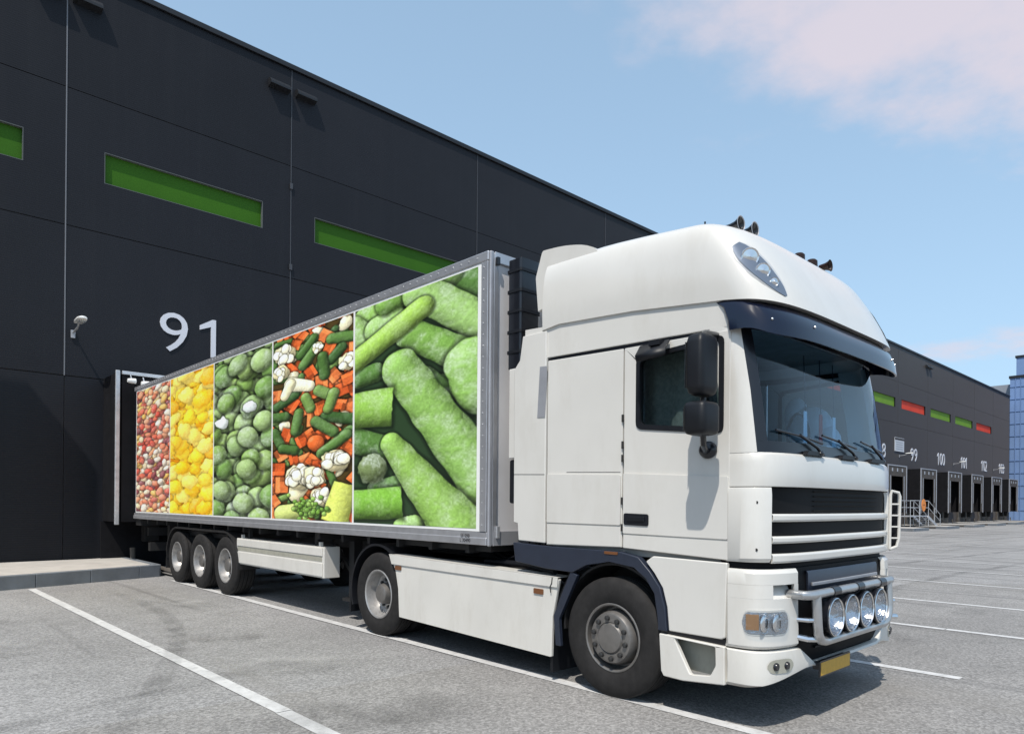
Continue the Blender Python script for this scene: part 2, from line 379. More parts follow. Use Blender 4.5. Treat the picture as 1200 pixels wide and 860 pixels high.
# ================================================================== the setting
B().add([(-2500,-2500,0),(2500,-2500,0),(2500,2500,0),(-2500,2500,0)], [(0,1,2,3)]).make('ground', asph, structure=True)
e = [(-60 + .6*i, 5.72 - .05*(-60 + .6*i) + random.uniform(-.05, .05) + .12*math.sin(i*.21)) for i in range(130)]
B().add([(x, y, .004) for x, y in e] + [(x, -60, .004) for x, y in reversed(e)], [tuple(range(2*len(e)))]).make('road', asph2, structure=True)
LINES = [2.34, 4.69, 7.62, 10.5, 13.38, 16.86, 20.1, 23.3, 26.6, 30.0, 33.4, 36.8, 40.3, 43.8, 47.3, 50.8, 54.4, 58.0, 61.6, 65.2, 68.8, 72.4, 76, 79.6]
for i, x in enumerate(LINES + [-.1, -2.5]):
    yend = 1.88 if i > 1 else .6
    sk = .09 if i == 0 else 0
    b = B(); y = 14.9 if i else 15.0; w = .062
    while y > yend + .05:                                   # painted in strips that do not quite line up
        y2 = max(yend, y - random.uniform(3.2, 5.5)); j = random.uniform(-.006, .006); o = lambda q: (15 - q) / 11 * sk
        if y2 - yend < .8: y2 = yend
        b.add([(x-w+j+o(y), y, .009), (x+w+j+o(y), y, .009), (x+w+j+o(y2), y2+.012, .009), (x-w+j+o(y2), y2+.012, .009)], [(0,1,2,3)])
        y = y2
    b.make('parking_line', line_m, structure=True)
def stain_mat(name, col, dens, sc, stretch=(1, 1, 1)):
    m = M(name, col, .85, var=.2, vs=3); t = m.node_tree; b = t.nodes['Principled BSDF']
    ge = t.nodes.new('ShaderNodeNewGeometry'); mp = t.nodes.new('ShaderNodeMapping'); mp.inputs['Scale'].default_value = stretch; t.links.new(ge.outputs['Position'], mp.inputs[0])
    n = t.nodes.new('ShaderNodeTexNoise'); n.inputs['Scale'].default_value = sc; n.inputs['Detail'].default_value = 8; n.inputs['Roughness'].default_value = .68; t.links.new(mp.outputs[0], n.inputs['Vector'])
    r = t.nodes.new('ShaderNodeMapRange'); r.inputs[1].default_value = .38; r.inputs[2].default_value = .66; r.inputs[4].default_value = dens; t.links.new(n.outputs[0], r.inputs[0])
    at = t.nodes.new('ShaderNodeVertexColor'); at.layer_name = 'fade'; mu = t.nodes.new('ShaderNodeMath'); mu.operation = 'MULTIPLY'; t.links.new(r.outputs[0], mu.inputs[0]); t.links.new(at.outputs[0], mu.inputs[1])
    t.links.new(mu.outputs[0], b.inputs['Alpha']); return m
tyre_m = stain_mat('tyre_rubber_mark', (.10, .098, .096), .30, 1.3, (.5, 2.2, 1)); oil_m = stain_mat('oil_stain', (.11, .105, .10), .32, 2.2); dust_m = stain_mat('pale_dust', (.40, .39, .38), .45, 1.1)
def strip(name, mat, pts, w, z):
    P = [Vector((*p, 0)) for p in pts]; fine = []
    for i in range(len(P) - 1):
        for u in (0, .25, .5, .75): fine.append(cr_([P[max(i-1, 0)], P[i], P[i+1], P[min(i+2, len(P)-1)]], u))
    fine.append(P[-1]); rows = []; n = len(fine)
    for i, p in enumerate(fine):
        d = (fine[min(i+1, n-1)] - fine[max(i-1, 0)]).normalized(); q = Vector((-d.y, d.x, 0))
        rows.append([tuple(p + q*w*k + Vector((0, 0, z))) for k in (-.5, -.3, .3, .5)])
    o = B().grid(rows).make(name, mat, structure=True); me = o.data
    at = me.color_attributes.new('fade', 'FLOAT_COLOR', 'POINT')
    for k in range(len(me.vertices)):
        e = 1.0 if k % 4 in (1, 2) else 0.0; i = k // 4; e *= min(1, i / 3, (n - 1 - i) / 3); at.data[k].color = (e, e, e, 1)
def cr_(p, u): return .5*((2*p[1]) + (p[2] - p[0])*u + (2*p[0] - 5*p[1] + 4*p[2] - p[3])*u*u + (3*p[1] - p[0] - 3*p[2] + p[3])*u**3)
zz = .012
for pts, w in (([(40, 3.2), (28, 4.2), (19, 4.9), (13, 4.6), (9, 3.2)], .28), ([(40, 5.3), (28, 6.3), (19, 7.0), (12, 6.9)], .28), ([(60, 8), (42, 8.8), (30, 10.5), (26, 13.5)], .3), ([(60, 10), (42, 10.8), (33, 12.2)], .3),
               ([(52, 1.0), (36, 2.0), (24, 2.4), (12, 1.4)], .3), ([(52, -.9), (36, .1), (24, .5), (14, .0)], .3), ([(-3, 4.6), (.6, 6.0), (3.4, 6.6)], .25),
               ([(70, 12), (55, 12.6), (45, 12.4), (36, 11)], .32), ([(3.3, 13.8), (3.2, 10.5), (2.4, 7.6), (.9, 4.6)], .24)):
    strip('tyre_mark', tyre_m, pts, w, zz); zz += .0012
for pts, w, m in (([(2.9, 8.6), (3.1, 8.3), (3.4, 8.2), (3.6, 8.3)], .45, oil_m), ([(1.0, 11.4), (1.3, 11.2), (1.6, 11.2)], .4, oil_m), ([(9.1, 2.7), (9.4, 2.9), (9.8, 2.9)], .45, oil_m), ([(12.0, 2.9), (12.4, 3.0), (12.9, 2.9)], .5, oil_m), ([(1.8, 5.2), (2.9, 4.6), (3.9, 4.1)], .9, oil_m),
                  ([(2.6, 7.0), (3.2, 6.4), (4.2, 5.9)], .8, dust_m), ([(-.5, 9.5), (.8, 9.2), (2, 9.4)], 1.2, dust_m), ([(16, 3), (21, 3.6), (27, 3.5)], 1.2, dust_m), ([(24, 7.5), (32, 8.3), (44, 8.0)], 1.4, dust_m), ([(3.5, 12.5), (3.9, 11.0), (4.0, 9.4)], .6, dust_m)):
    strip('ground_stain', m, pts, w, zz); zz += .0012
# raised pavement in front of bay 90, with its kerb stones
pv = B().plate([(-40, 15.17), (1.46, 15.17), (4.55, 16.03), (4.64, 16.2), (4.64, 18.494), (-40, 18.494)], [], 'Z', -.05, .245)
pav = pv.make('pavement', conc, structure=True, bevel=.008)
ks = []
kpath = [(-8.5 + i * .995, 15.0) for i in range(11)] + [(1.5 + .97 * i * .965, 15.0 + .97 * i * .262) for i in range(1, 4)] + [(4.74, 15.88)]
for i in range(len(kpath) - 1):
    p = Vector((*kpath[i], 0)); q = Vector((*kpath[i+1], 0)); d = (q - p).normalized(); n = Vector((-d.y, d.x, 0))
    a = p + d*.003; e = q - d*.003
    b = B(); vs = [a, e, e + n*.165, a + n*.165]
    b.add([(v.x, v.y, -.02) for v in vs] + [(v.x, v.y, .25) for v in vs], [(0,3,2,1),(4,5,6,7),(0,1,5,4),(1,2,6,5),(2,3,7,6),(3,0,4,7)])
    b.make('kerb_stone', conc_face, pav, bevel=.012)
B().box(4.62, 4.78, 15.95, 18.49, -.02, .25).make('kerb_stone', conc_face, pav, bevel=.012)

# ------------------------------------------------------------------ the warehouse
WY = 18.5
EDGES = [-18.14, -12.74, -7.34, -1.94, 3.46, 8.84, 15.64] + [15.64 + 6.95 * i for i in range(1, 12)]
ROWS = [0, 4.42, 7.83, 10.95, 13.62]
hall = empty('warehouse', (36, WY, 0), 'long anthracite warehouse with a row of green and orange strip panels and numbered docks', 'warehouse')
B().box(-60, EDGES[-1] - .01, WY + .115, WY + 42, 0, 13.60).make('wall', hall_m, hall)
B().box(-60, EDGES[-1] + .03, WY - .07, WY + .35, 13.625, 13.76).make('coping', coping_m, hall, bevel=.01)
B().box(EDGES[-1], EDGES[-1] + .02, WY, WY + 42, 0, 13.62).make('end_wall', hall_m, hall)
PM = {}
def panel_mesh(w, h, hole):
    k = (round(w, 3), round(h, 3), hole)
    if k not in PM:
        o = [(.006, .009), (w-.006, .009), (w-.006, h-.009), (.006, h-.009)]
        hs = [[(hole[0], hole[2]), (hole[1], hole[2]), (hole[1], hole[3]), (hole[0], hole[3])]] if hole else []
        PM[k] = B().plate(o, hs, 'Y', 0, .1).mesh('wall_panel')
    return PM[k]
def place(name, me, mat, parent, loc, bevel=0):
    o = link(name, me, mat, parent, bevel); o.location = loc; return o
for i in range(len(EDGES) - 1):
    x0, x1 = EDGES[i], EDGES[i+1]; w = x1 - x0; no = 87 + i
    for r in range(4):
        hole = None
        if r == 2: hole = ((.77, w - .80, 9.0 - ROWS[2], 9.73 - ROWS[2]) if w < 6 else (.72, w - .62, 9.0 - ROWS[2], 9.73 - ROWS[2]))
        if no > 102: hole = None
        if hole: hole = tuple(round(q, 3) for q in hole)
        place('wall_panel', panel_mesh(w, ROWS[r+1] - ROWS[r], hole), hall_m, hall, (x0, WY, ROWS[r]))
        if hole:
            a, b_, c, d = x0 + hole[0], x0 + hole[1], ROWS[2] + hole[2], ROWS[2] + hole[3]
            m = {98: greenB, 99: redB, 100: greenB, 101: greenB, 102: redB, 97: redB, 95: greenB, 96: greenB, 94: redB}.get(no, greenA)
            pn = B().box(a - .02, b_ + .02, WY + .09, WY + .112, c - .02, d + .02).make('strip_panel', m, hall)
            rect = lambda g: [(a+g, c+g), (b_-g, c+g), (b_-g, d-g), (a+g, d-g)]
            B().plate(rect(.001), [rect(.016)], 'Y', WY - .004, WY + .088).make('frame', hall_m if no > 92 else frame_m, pn)
    st = B().box(x0 - .012, x0 + .012, WY - .012, WY + .02, .02 if i not in (4,) else 4.42, 13.61).make('joint_strip', joint_m if i != 4 else joint_l, hall)
for xj, both in ((8.84, 1), (3.46, 1), (64.29, 1), (36.49, 1)):
    for s in (-1, 1):
        xa = xj + s * .1; xb = xj + s * .68
        B().plate([(WY - .005, 12.90), (WY - .20, 12.94), (WY - .20, 13.0), (WY - .12, 13.10), (WY - .005, 13.12)], [], 'X', xa, xb).make('overflow_spout', coping_m, hall)
for z in (10.3, 8.05):
    B().box(8.80, 8.875, WY - .05, WY - .015, z, z + .16).make('joint_clamp', joint_m, hall)
def bay_center(no): 
    i = no - 87; return (EDGES[i] + EDGES[i+1]) / 2
def digit(ch, x, z, h, wx):
    if ch == '1':
        w = h * .13; pts = [(x - w/2 + .03, z), (x + w/2 + .03, z), (x + w/2 + .03, z + h), (x - w/2 + .07, z + h), (x - h*.32, z + h*.80), (x - h*.32, z + h*.685), (x - w/2 + .03, z + h*.80)]
        B().plate([((q[0] - x)*wx + x, q[1]) for q in pts], [], 'Y', WY - .028, WY - .004).make('dock_digit', digit_m, hall)
    else:
        o = tri_mesh_text(ch, h / .72, .012, digit_m, 'dock_digit', hall, Vector((0, 0, 0)), FACE_Y); me = o.data
        zs = [v.co.z for v in me.vertices]; xs = [v.co.x for v in me.vertices]; k = h / (max(zs) - min(zs)); kx = .68 * h / (max(xs) - min(xs)) * wx; cx_ = (max(xs) + min(xs)) / 2
        for v in me.vertices: v.co = ((v.co.x - cx_)*kx + x, v.co.y + WY - .016, (v.co.z - min(zs))*k + z)
for no in (91, 98, 99, 100, 101, 102, 103):
    c = bay_center(no); st_ = str(no)
    if no == 91: digit('9', 5.79, 5.30, .97, 1); digit('1', 6.72, 5.30, .97, 1); continue
    adv = .86 if len(st_) == 2 else .74
    for k, ch in enumerate(st_): digit(ch, c + .1 + (k - (len(st_) - 1)/2) * adv, 5.12, 1.02, .98)

# ------------------------------------------------------------------ dock shelters
SH_LABEL = {91: 'black dock shelter with grey frame behind the rear of the trailer',
            98: 'dock shelter nearest the truck cab, just left of the metal stair',
            99: 'dock shelter just right of the metal stair',
            100: 'second dock shelter to the right of the metal stair',
            101: 'third dock shelter to the right of the metal stair',
            102: 'last but one dock shelter before the blue building',
            103: 'last dock shelter, at the corner next to the blue building'}
LAMP_LABEL = {99: 'white wall lamp under the notice board, near the truck cab',
              101: 'white wall lamp halfway along the far docks', 103: 'white wall lamp farthest off, by the blue building'}
def shelter(no):
    c = bay_center(no); f = 17.36
    lab = SH_LABEL[no]
    t = empty('dock_shelter', (c, WY, 0), lab, 'dock shelter', 'dock shelters along the warehouse wall')
    for s in (-1, 1):
        B().box(c + s*1.80, c + s*1.90, f + .06, WY - .016, 1.12, 4.44).make('side_panel', shel_m, t)
        B().box(c + s*(1.83 if no == 91 else 1.79), c + s*1.92, f, f + .062, 1.06, 4.50).make('frame_post', galv if no == 91 else alu_frame, t, bevel=.012)
        cu = B().box(c + s*1.16, c + s*1.788, f + .03, f + .05, 1.12, 4.40).make('side_curtain', curt_m if no != 91 else shel_m, t)
        B().box(c + s*1.33, c + s*1.41, f + .018, f + .028, 1.9, 3.75).make('marker_strip', sign_m, cu)
        B().box(c + s*.78, c + s*1.1, WY - .42, WY - .12, .62, 1.16).make('dock_bumper', rubber, t, bevel=.02)
        B().tube([(c+s*1.25, 15.3, .12), (c+s*1.25, 17.5, .12), (c+s*1.4, 17.9, .12), (c+s*1.4, 17.95, .5)], .06, 8).make('wheel_guide', dock_m, t)
    B().box(c - 1.788, c + 1.788, f + .01, f + .062, 4.42, 4.50).make('frame_head', galv if no == 91 else alu_frame, t, bevel=.01)
    B().box(c - 1.80, c + 1.80, f + .07, WY - .016, 4.40, 4.438).make('roof_sheet', shel_m, t)
    hc = B().box(c - 1.15, c + 1.15, f + .04, f + .058, 3.72, 4.40).make('head_curtain', curt_m if no != 91 else shel_m, t)
    for k in (-1, 0, 1):
        B().box(c + k*1.0 - .10, c + k*1.0 + .10, f + .02, f + .038, 4.05, 4.28).make('marker', sign_m if no != 91 else shel_m, hc)
    B().box(c - 1.75, c + 1.75, WY - .05, WY - .015, 1.2, 4.3).make('dock_door', satin, t)
    B().box(c - 1.95, c + 1.95, WY - .11, WY - .014, 0, 1.1).make('dock_wall', dock_m if no != 91 else shel_m, t)
    B().box(c - 1.1, c + 1.1, WY - .5, WY - .12, 1.17, 1.24).make('leveller_lip', dock_m, t)
    return t
for no in SH_LABEL: shelter(no)
for no in range(91, 103):                       # raised islands between the docks
    a = bay_center(no) + 1.95; b_ = bay_center(no + 1) - 1.95
    isl = B().box(a + .12, b_ - .12, 14.92, WY - .12, -.02, .19).make('pavement', conc, structure=True)
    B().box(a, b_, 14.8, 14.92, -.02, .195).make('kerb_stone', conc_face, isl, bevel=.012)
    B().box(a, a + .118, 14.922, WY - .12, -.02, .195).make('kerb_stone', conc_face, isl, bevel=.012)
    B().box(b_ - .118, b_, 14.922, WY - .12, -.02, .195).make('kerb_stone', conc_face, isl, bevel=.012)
B().add([(89.5, 14.8, .006), (95.9, 14.8, .006), (95.9, 18.4, .006), (89.5, 18.4, .006)], [(0,1,2,3)]).make('pavement', conc, structure=True)

# lights in the corner of shelter 91
for k, (x, y, z) in enumerate(((4.52, 17.22, 4.27), (4.78, 17.22, 4.24))):
    t = empty('dock_light', (x, y, z), ['small white dock light, the left of two, under the shelter frame by the trailer roof',
                                        'small white dock light, the right of two, under the shelter frame by the trailer roof'][k], 'lamp', 'dock lights at shelter 91')
    h = B(); h.lathe([(0, .0), (.0, .04), (.05, .055), (.16, .06), (.17, .05), (.17, 0)], (x - .09 + .02*k, y, z), 'X', 1, 16); h.make('lamp_head', lampw, t)
    B().bar((x, y + .03, z + .02), (x, y + .13, z + .15), .02).make('bracket', galv, t)

# ------------------------------------------------------------------ wall lamps on outreach arms
def wall_lamp(x, lab):
    t = empty('wall_lamp', (x, WY, 5.4), lab, 'lamp', 'wall lamps on outreach arms')
    B().box(x - .045, x + .045, WY - .05, WY - .015, 5.28, 5.46).make('wall_plate', alu_frame, t, bevel=.008)
    B().tube([(x, WY - .05, 5.40), (x, WY - .45, 5.44), (x, WY - .6, 5.53)], .022, 10).make('arm', galv, t)
    h = B(); rows = []
    for yy, w, hh in ((-.45, .02, .02), (-.50, .08, .04), (-.65, .105, .055), (-.88, .105, .055), (-.98, .08, .04), (-1.0, .02, .02)):
        rows.append([(x + w*math.cos(a), WY + yy, 5.55 + .05*(-yy-.6) + hh*max(math.sin(a), -.45)) for a in [2*math.pi*k/20 for k in range(20)]])
    h.grid(rows, close=True); h.add(rows[0], [tuple(range(20))]); h.add(rows[-1], [tuple(range(20))])
    hd = h.make('lamp_head', lampw, t)
    B().box(x - .09, x + .09, WY - .88, WY - .6, 5.515, 5.525).make('lens', lens_glass, hd)
wall_lamp(3.62, 'white wall lamp nearest the camera, above and left of the trailer rear')
for no in LAMP_LABEL: wall_lamp(bay_center(no) - 3.25, LAMP_LABEL[no])

# notice board and stair by dock 99
nb = empty('notice_board', (57.5, WY, 5.7), 'pale grey notice board high on the wall left of number 99', 'sign')
B().box(56.55, 58.55, WY - .05, WY - .016, 5.72, 6.75).make('board', M('notice_white', (.5, .52, .56), .5), nb)
for k in range(4): B().box(56.8, 58.3, WY - .056, WY - .0505, 5.86 + k*.17, 5.93 + k*.17).make('text_row', alu_frame, nb)
B().box(56.55, 58.55, WY - .056, WY - .0505, 6.56, 6.72).make('header', hall_m, nb)
st = empty('dock_stair', (56, 16.8, 0), 'galvanised stair with railings beside dock 99', 'stairs')
B().box(53.2, 57.0, 16.35, 17.3, .86, .93).make('platform', galv, st)
for k in range(5):
    B().box(57.0 + k*.45, 57.42 + k*.45, 16.38, 17.27, .72 - k*.155, .75 - k*.155).make('stair_tread', galv, st)
for y in (16.34, 17.31):
    B().bar((57.0, y, .86), (59.4, y, .04), .05, .2).make('stringer', galv, st)
    for zz in (2.0, 1.5):
        B().tube([(53.2, y, zz), (57.1, y, zz), (59.9, y, zz - 1.0), (59.9, y, max(zz - 1.35, .25))], .024, 8).make('rail', galv, st)
    for px, za, zb in ((53.2, .0, 2.0), (55.1, .0, 2.0), (57.1, 0, 2.0), (58.5, .35, 1.5), (59.9, .02, 1.0)):
        B().cyl((px, y, za), (px, y, zb), .024, 8).make('rail_post', galv, st)
og = empty('warning_sign', (55.7, 16.28, 1.3), 'round orange sign hung on the railing of the dock stair', 'sign')
B().lathe([(0, 0), (0, .44), (.03, .44), (.03, 0)], (55.75, 16.24, 1.68), 'Y', 1, 20).make('disc', orange_m, og)
B().box(55.5, 56.0, 16.232, 16.239, 1.66, 1.74).make('mark', M('sign_brown', (.35, .12, .03), .6), og)

# ------------------------------------------------------------------ blue building beyond the warehouse
bb = empty('blue_building', (118, 6, 0), 'tall blue clad building beyond the end of the warehouse', 'building')
B().box(96, 140, -8, 19.25, 0, 16.2).make('wall', blue_m, bb)
B().box(95.9, 140.1, -8.1, 19.35, 16.2, 16.5).make('coping', coping_m, bb)
B().box(96.4, 139, -7, 18.75, 16.51, 18.55).make('upper_storey', blue_m, bb)
B().box(96.3, 139.1, -7.1, 18.85, 18.55, 18.8).make('coping', coping_m, bb)
B().box(97, 112, 19.26, 22.5, 0, 15.7).make('annexe', grey_far, bb)
r = B()
for k in range(54): r.box(95.93, 95.997, -7.8 + k*.5, -7.74 + k*.5, 0, 16.19)
for k in range(11): r.box(95.94, 95.996, -8, 19.25, 1.2 + k*1.4, 1.27 + k*1.4)
o = r.make('cladding_joint', M('blue_joint', (.135, .222, .41), .6), bb); o['kind'] = 'stuff'

# ------------------------------------------------------------------ unseen board added on the left to cast the shadow on the wall
hb = empty('shadow_board', (-3, 16.1, 0), 'unseen dark board on a steel mast, added to cast the shadow on the warehouse wall', 'shadow caster')
dx, dy, dz = -3.9, -3.9*.56, 3.9*1.86
o = B().plate([(p[0] + dx, p[1] + dz) for p in ((-4.2, .0), (4.17, .0), (4.16, 2.2), (2.97, 3.8), (-4.2, 3.8))], [], 'Y', WY + dy, WY + dy + .12)
o.make('board', shel_m, hb, bevel=.01)
B().cyl((-4.2, WY + dy + .3, 0), (-4.2, WY + dy + .3, 10.4), .18, 16).make('mast', galv, hb)
B().bar((-7.9, WY + dy + .2, 8.5), (.1, WY + dy + .2, 8.5), .12).make('cross_beam', galv, hb)

# ================================================================== prints on the trailer (drawn as a raster, held as vertex colours of a flat sheet)
def lin(c): 
    c = np.asarray(c, float) / 255; return np.where(c <= .04045, c / 12.92, ((c + .055) / 1.055) ** 2.4)
def vnoise(h, w, cell, seed):
    g = np.random.default_rng(seed); gh, gw = int(h / cell) + 3, int(w / cell) + 3; a = g.random((gh, gw))
    y = np.arange(h) / cell; x = np.arange(w) / cell; yi = y.astype(int); xi = x.astype(int)
    fy = (y - yi)[:, None]; fx = (x - xi)[None]; fy = fy*fy*(3-2*fy); fx = fx*fx*(3-2*fx)
    return (a[yi][:, xi]*(1-fy)*(1-fx) + a[yi+1][:, xi]*fy*(1-fx) + a[yi][:, xi+1]*(1-fy)*fx + a[yi+1][:, xi+1]*fy*fx)
class Print:
    """a picture drawn in its own units: one wide, asp high, y downwards (stretched to fill the panel)"""
    def __init__(s, px, base, seed, asp):
        s.w = int(2.30 / px); s.h = int(2.65 / px); s.a = asp
        s.img = np.ones((s.h, s.w, 3)) * np.array(base, float); s.sh = .5; s.seed = seed
        s.Y, s.X = np.mgrid[0:s.h, 0:s.w]; s.X = s.X / (s.w - 1); s.Y = s.Y / (s.h - 1) * s.a
        k = s.h / s.w / asp * 1.0                       # cells that come out square in the stretched picture
        def vn(c, sd): 
            hh = int(s.h / k * 1.0) if k > 1 else s.h; g = vnoise(s.h, max(4, int(s.w * k)), c, sd); xi = np.clip((np.arange(s.w) * k).astype(int), 0, g.shape[1] - 1); return g[:, xi]
        s.k = k; s.fine = vn(1.7, seed); s.mid = vn(4.5, seed + 1); s.big = vn(15, seed + 2)
    def put(s, d, nx, ny, col, frost, dark=.45, edge=.03, cast=.05):
        """d: signed field, 0 at rim and 1 at heart; nx, ny: surface slope"""
        m = np.clip(d / edge, 0, 1)[..., None]
        sh = np.clip((d + cast) / cast, 0, 1)[..., None] * s.sh
        s.img = s.img * (1 - sh * (1 - m))
        if not hasattr(s, 'gx'):
            hgt = s.mid*1.0 + s.fine*.38 + s.big*1.2; gy, gx = np.gradient(hgt); s.gx = gx * .5 / max(s.k, .3); s.gy = gy * .5
        nx = np.clip(nx + s.gx, -.98, .98); ny = np.clip(ny + s.gy, -.98, .98)
        nzv = np.sqrt(np.clip(1 - nx*nx - ny*ny, 0, 1))
        l = np.clip(-.42*nx - .52*ny + .74*nzv, 0, 1)
        dark = dark + .14
        c = np.array(col, float)[None, None] * (dark + (1.30 - dark) * l)[..., None]
        f = frost * (1.25 * np.clip((s.mid*.55 + s.big*.75 - .50) * 2.2, 0, 1) * (.45 + .55*s.fine) + .22*s.fine) * (.35 + .65*l)
        c = c * (1 - f[..., None]) + np.array((222, 232, 224)) * f[..., None]
        c = c * (.94 + .12*s.fine[..., None])
        hl_ = np.clip((l - .93) * 9, 0, 1)[..., None] * .30; c = c * (1 - hl_) + 250 * hl_
        s.img = s.img * (1 - m) + c * m
    def ell(s, x, y, rx, ry, rot, col, frost=.2, dark=.35, lump=0):
        c, q = math.cos(rot), math.sin(rot); u = (s.X - x)*c + (s.Y - y)*q; v = -(s.X - x)*q + (s.Y - y)*c
        k = 1 + lump * (s.big - .5) + lump*.6*(s.mid - .5)
        u = u / (rx*k); v = v / (ry*k); rr = np.sqrt(u*u + v*v)
        nx = (u*c - v*q); ny = (u*q + v*c); d = 1 - rr
        s.put(d, np.where(rr < 1, nx, 0)*.92, np.where(rr < 1, ny, 0)*.92, col, frost, dark, edge=.07, cast=.28)
    def cap(s, x0, y0, x1, y1, r0, r1, col, frost=.25, dark=.32, flat=False):
        ax, ay = x1 - x0, y1 - y0; L = math.hypot(ax, ay); ax /= L; ay /= L
        t = (s.X - x0)*ax + (s.Y - y0)*ay; tc = np.clip(t, 0, L); r = r0 + (r1 - r0)*tc/L
        r = r * (1 + .12*(s.big - .5))
        px = s.X - x0 - tc*ax; py = s.Y - y0 - tc*ay; dd = np.sqrt(px*px + py*py)
        d = 1 - dd / r
        if flat:
            e = np.minimum(t, L - t) / r0 + .06*(s.mid - .5); w = (s.X - x0)*(-ay) + (s.Y - y0)*ax; d = np.minimum(1 - np.abs(w)/r, e)
            px = -ay*w; py = ax*w
        s.put(d, np.clip(px/r, -1, 1)*.95, np.clip(py/r, -1, 1)*.95, col, frost, dark, edge=.06, cast=.22)
    def cube(s, x, y, r, rot, col, frost=.06):
        c, q = math.cos(rot), math.sin(rot); u = (s.X - x)*c + (s.Y - y)*q; v = -(s.X - x)*q + (s.Y - y)*c
        d = 1 - np.maximum(np.abs(u), np.abs(v*1.15)) / r
        top = (v < -.25*r) ; side = (u > .45*r) & ~top
        nx = np.where(side, .55, -.1); ny = np.where(top, -.5, .25)
        s.put(d, nx, ny, col, frost, .42, edge=.10, cast=.3)
def jit(rows, cols, seed, a, j=.35):
    g = np.random.default_rng(seed); out = []
    for i in range(-1, rows + 1):
        for k in range(-1, cols + 1):
            out.append(((k + .5 + (.5 if i % 2 else 0) + g.uniform(-j, j)) / cols, (i + .5 + g.uniform(-j, j)) / rows * a, g.random(), g.random(), g.random()))
    g.shuffle(out); return out
def print_medley(px):
    p = Print(px, (200, 116, 86), 3, 3.8); p.sh = .30; cols = [(224, 104, 78), (236, 154, 112), (244, 210, 180), (248, 226, 204), (214, 82, 64), (140, 74, 78), (240, 184, 96), (232, 132, 98), (246, 216, 172), (200, 100, 84)]
    for rnd in range(2):
        for x, y, a, b, c in jit(28, 7, 5 + rnd, p.a): p.ell(x, y, .085 + .05*a, .065 + .03*b, a*6.3, cols[int(c*len(cols)*.999)], .30, .5, .5)
    return p
def print_corn(px):
    p = Print(px, (242, 156, 26), 13, 3.15); p.sh = .16; cols = [(254, 206, 48), (252, 190, 34), (255, 220, 96), (250, 172, 30)]
    for rnd in range(3):
        for x, y, a, b, c in jit(13, 4, 20 + rnd, p.a, .5): p.ell(x, y, .14 + .06*a, .13 + .08*b, a*6.3, cols[int(c*3.99)], .22, .80, .55)
    return p
def print_peas(px):
    p = Print(px, (38, 56, 34), 23, 2.75); cols = [(150, 180, 100), (132, 168, 82), (164, 192, 122), (118, 156, 78), (146, 174, 110)]
    for rnd in range(2):
        for x, y, a, b, c in jit(11, 4, 31 + rnd, p.a, .40): p.ell(x, y, .165 + .035*a, .155 + .04*b, a*6.3, cols[int(c*4.99)], .42 + .32*b, .36, .12)
    for x, y, r in ((.17, 1.12, .15), (.66, .92, .12)): p.ell(x, y, r, r*.8, .5, (230, 236, 232), .6, .6, .7)
    for x, y in ((.62, 1.42), (.60, 1.95), (.55, 2.52), (.14, 2.30)): p.ell(x, y, .18, .17, .4, (158, 184, 118), .5, .40, .10)
    return p
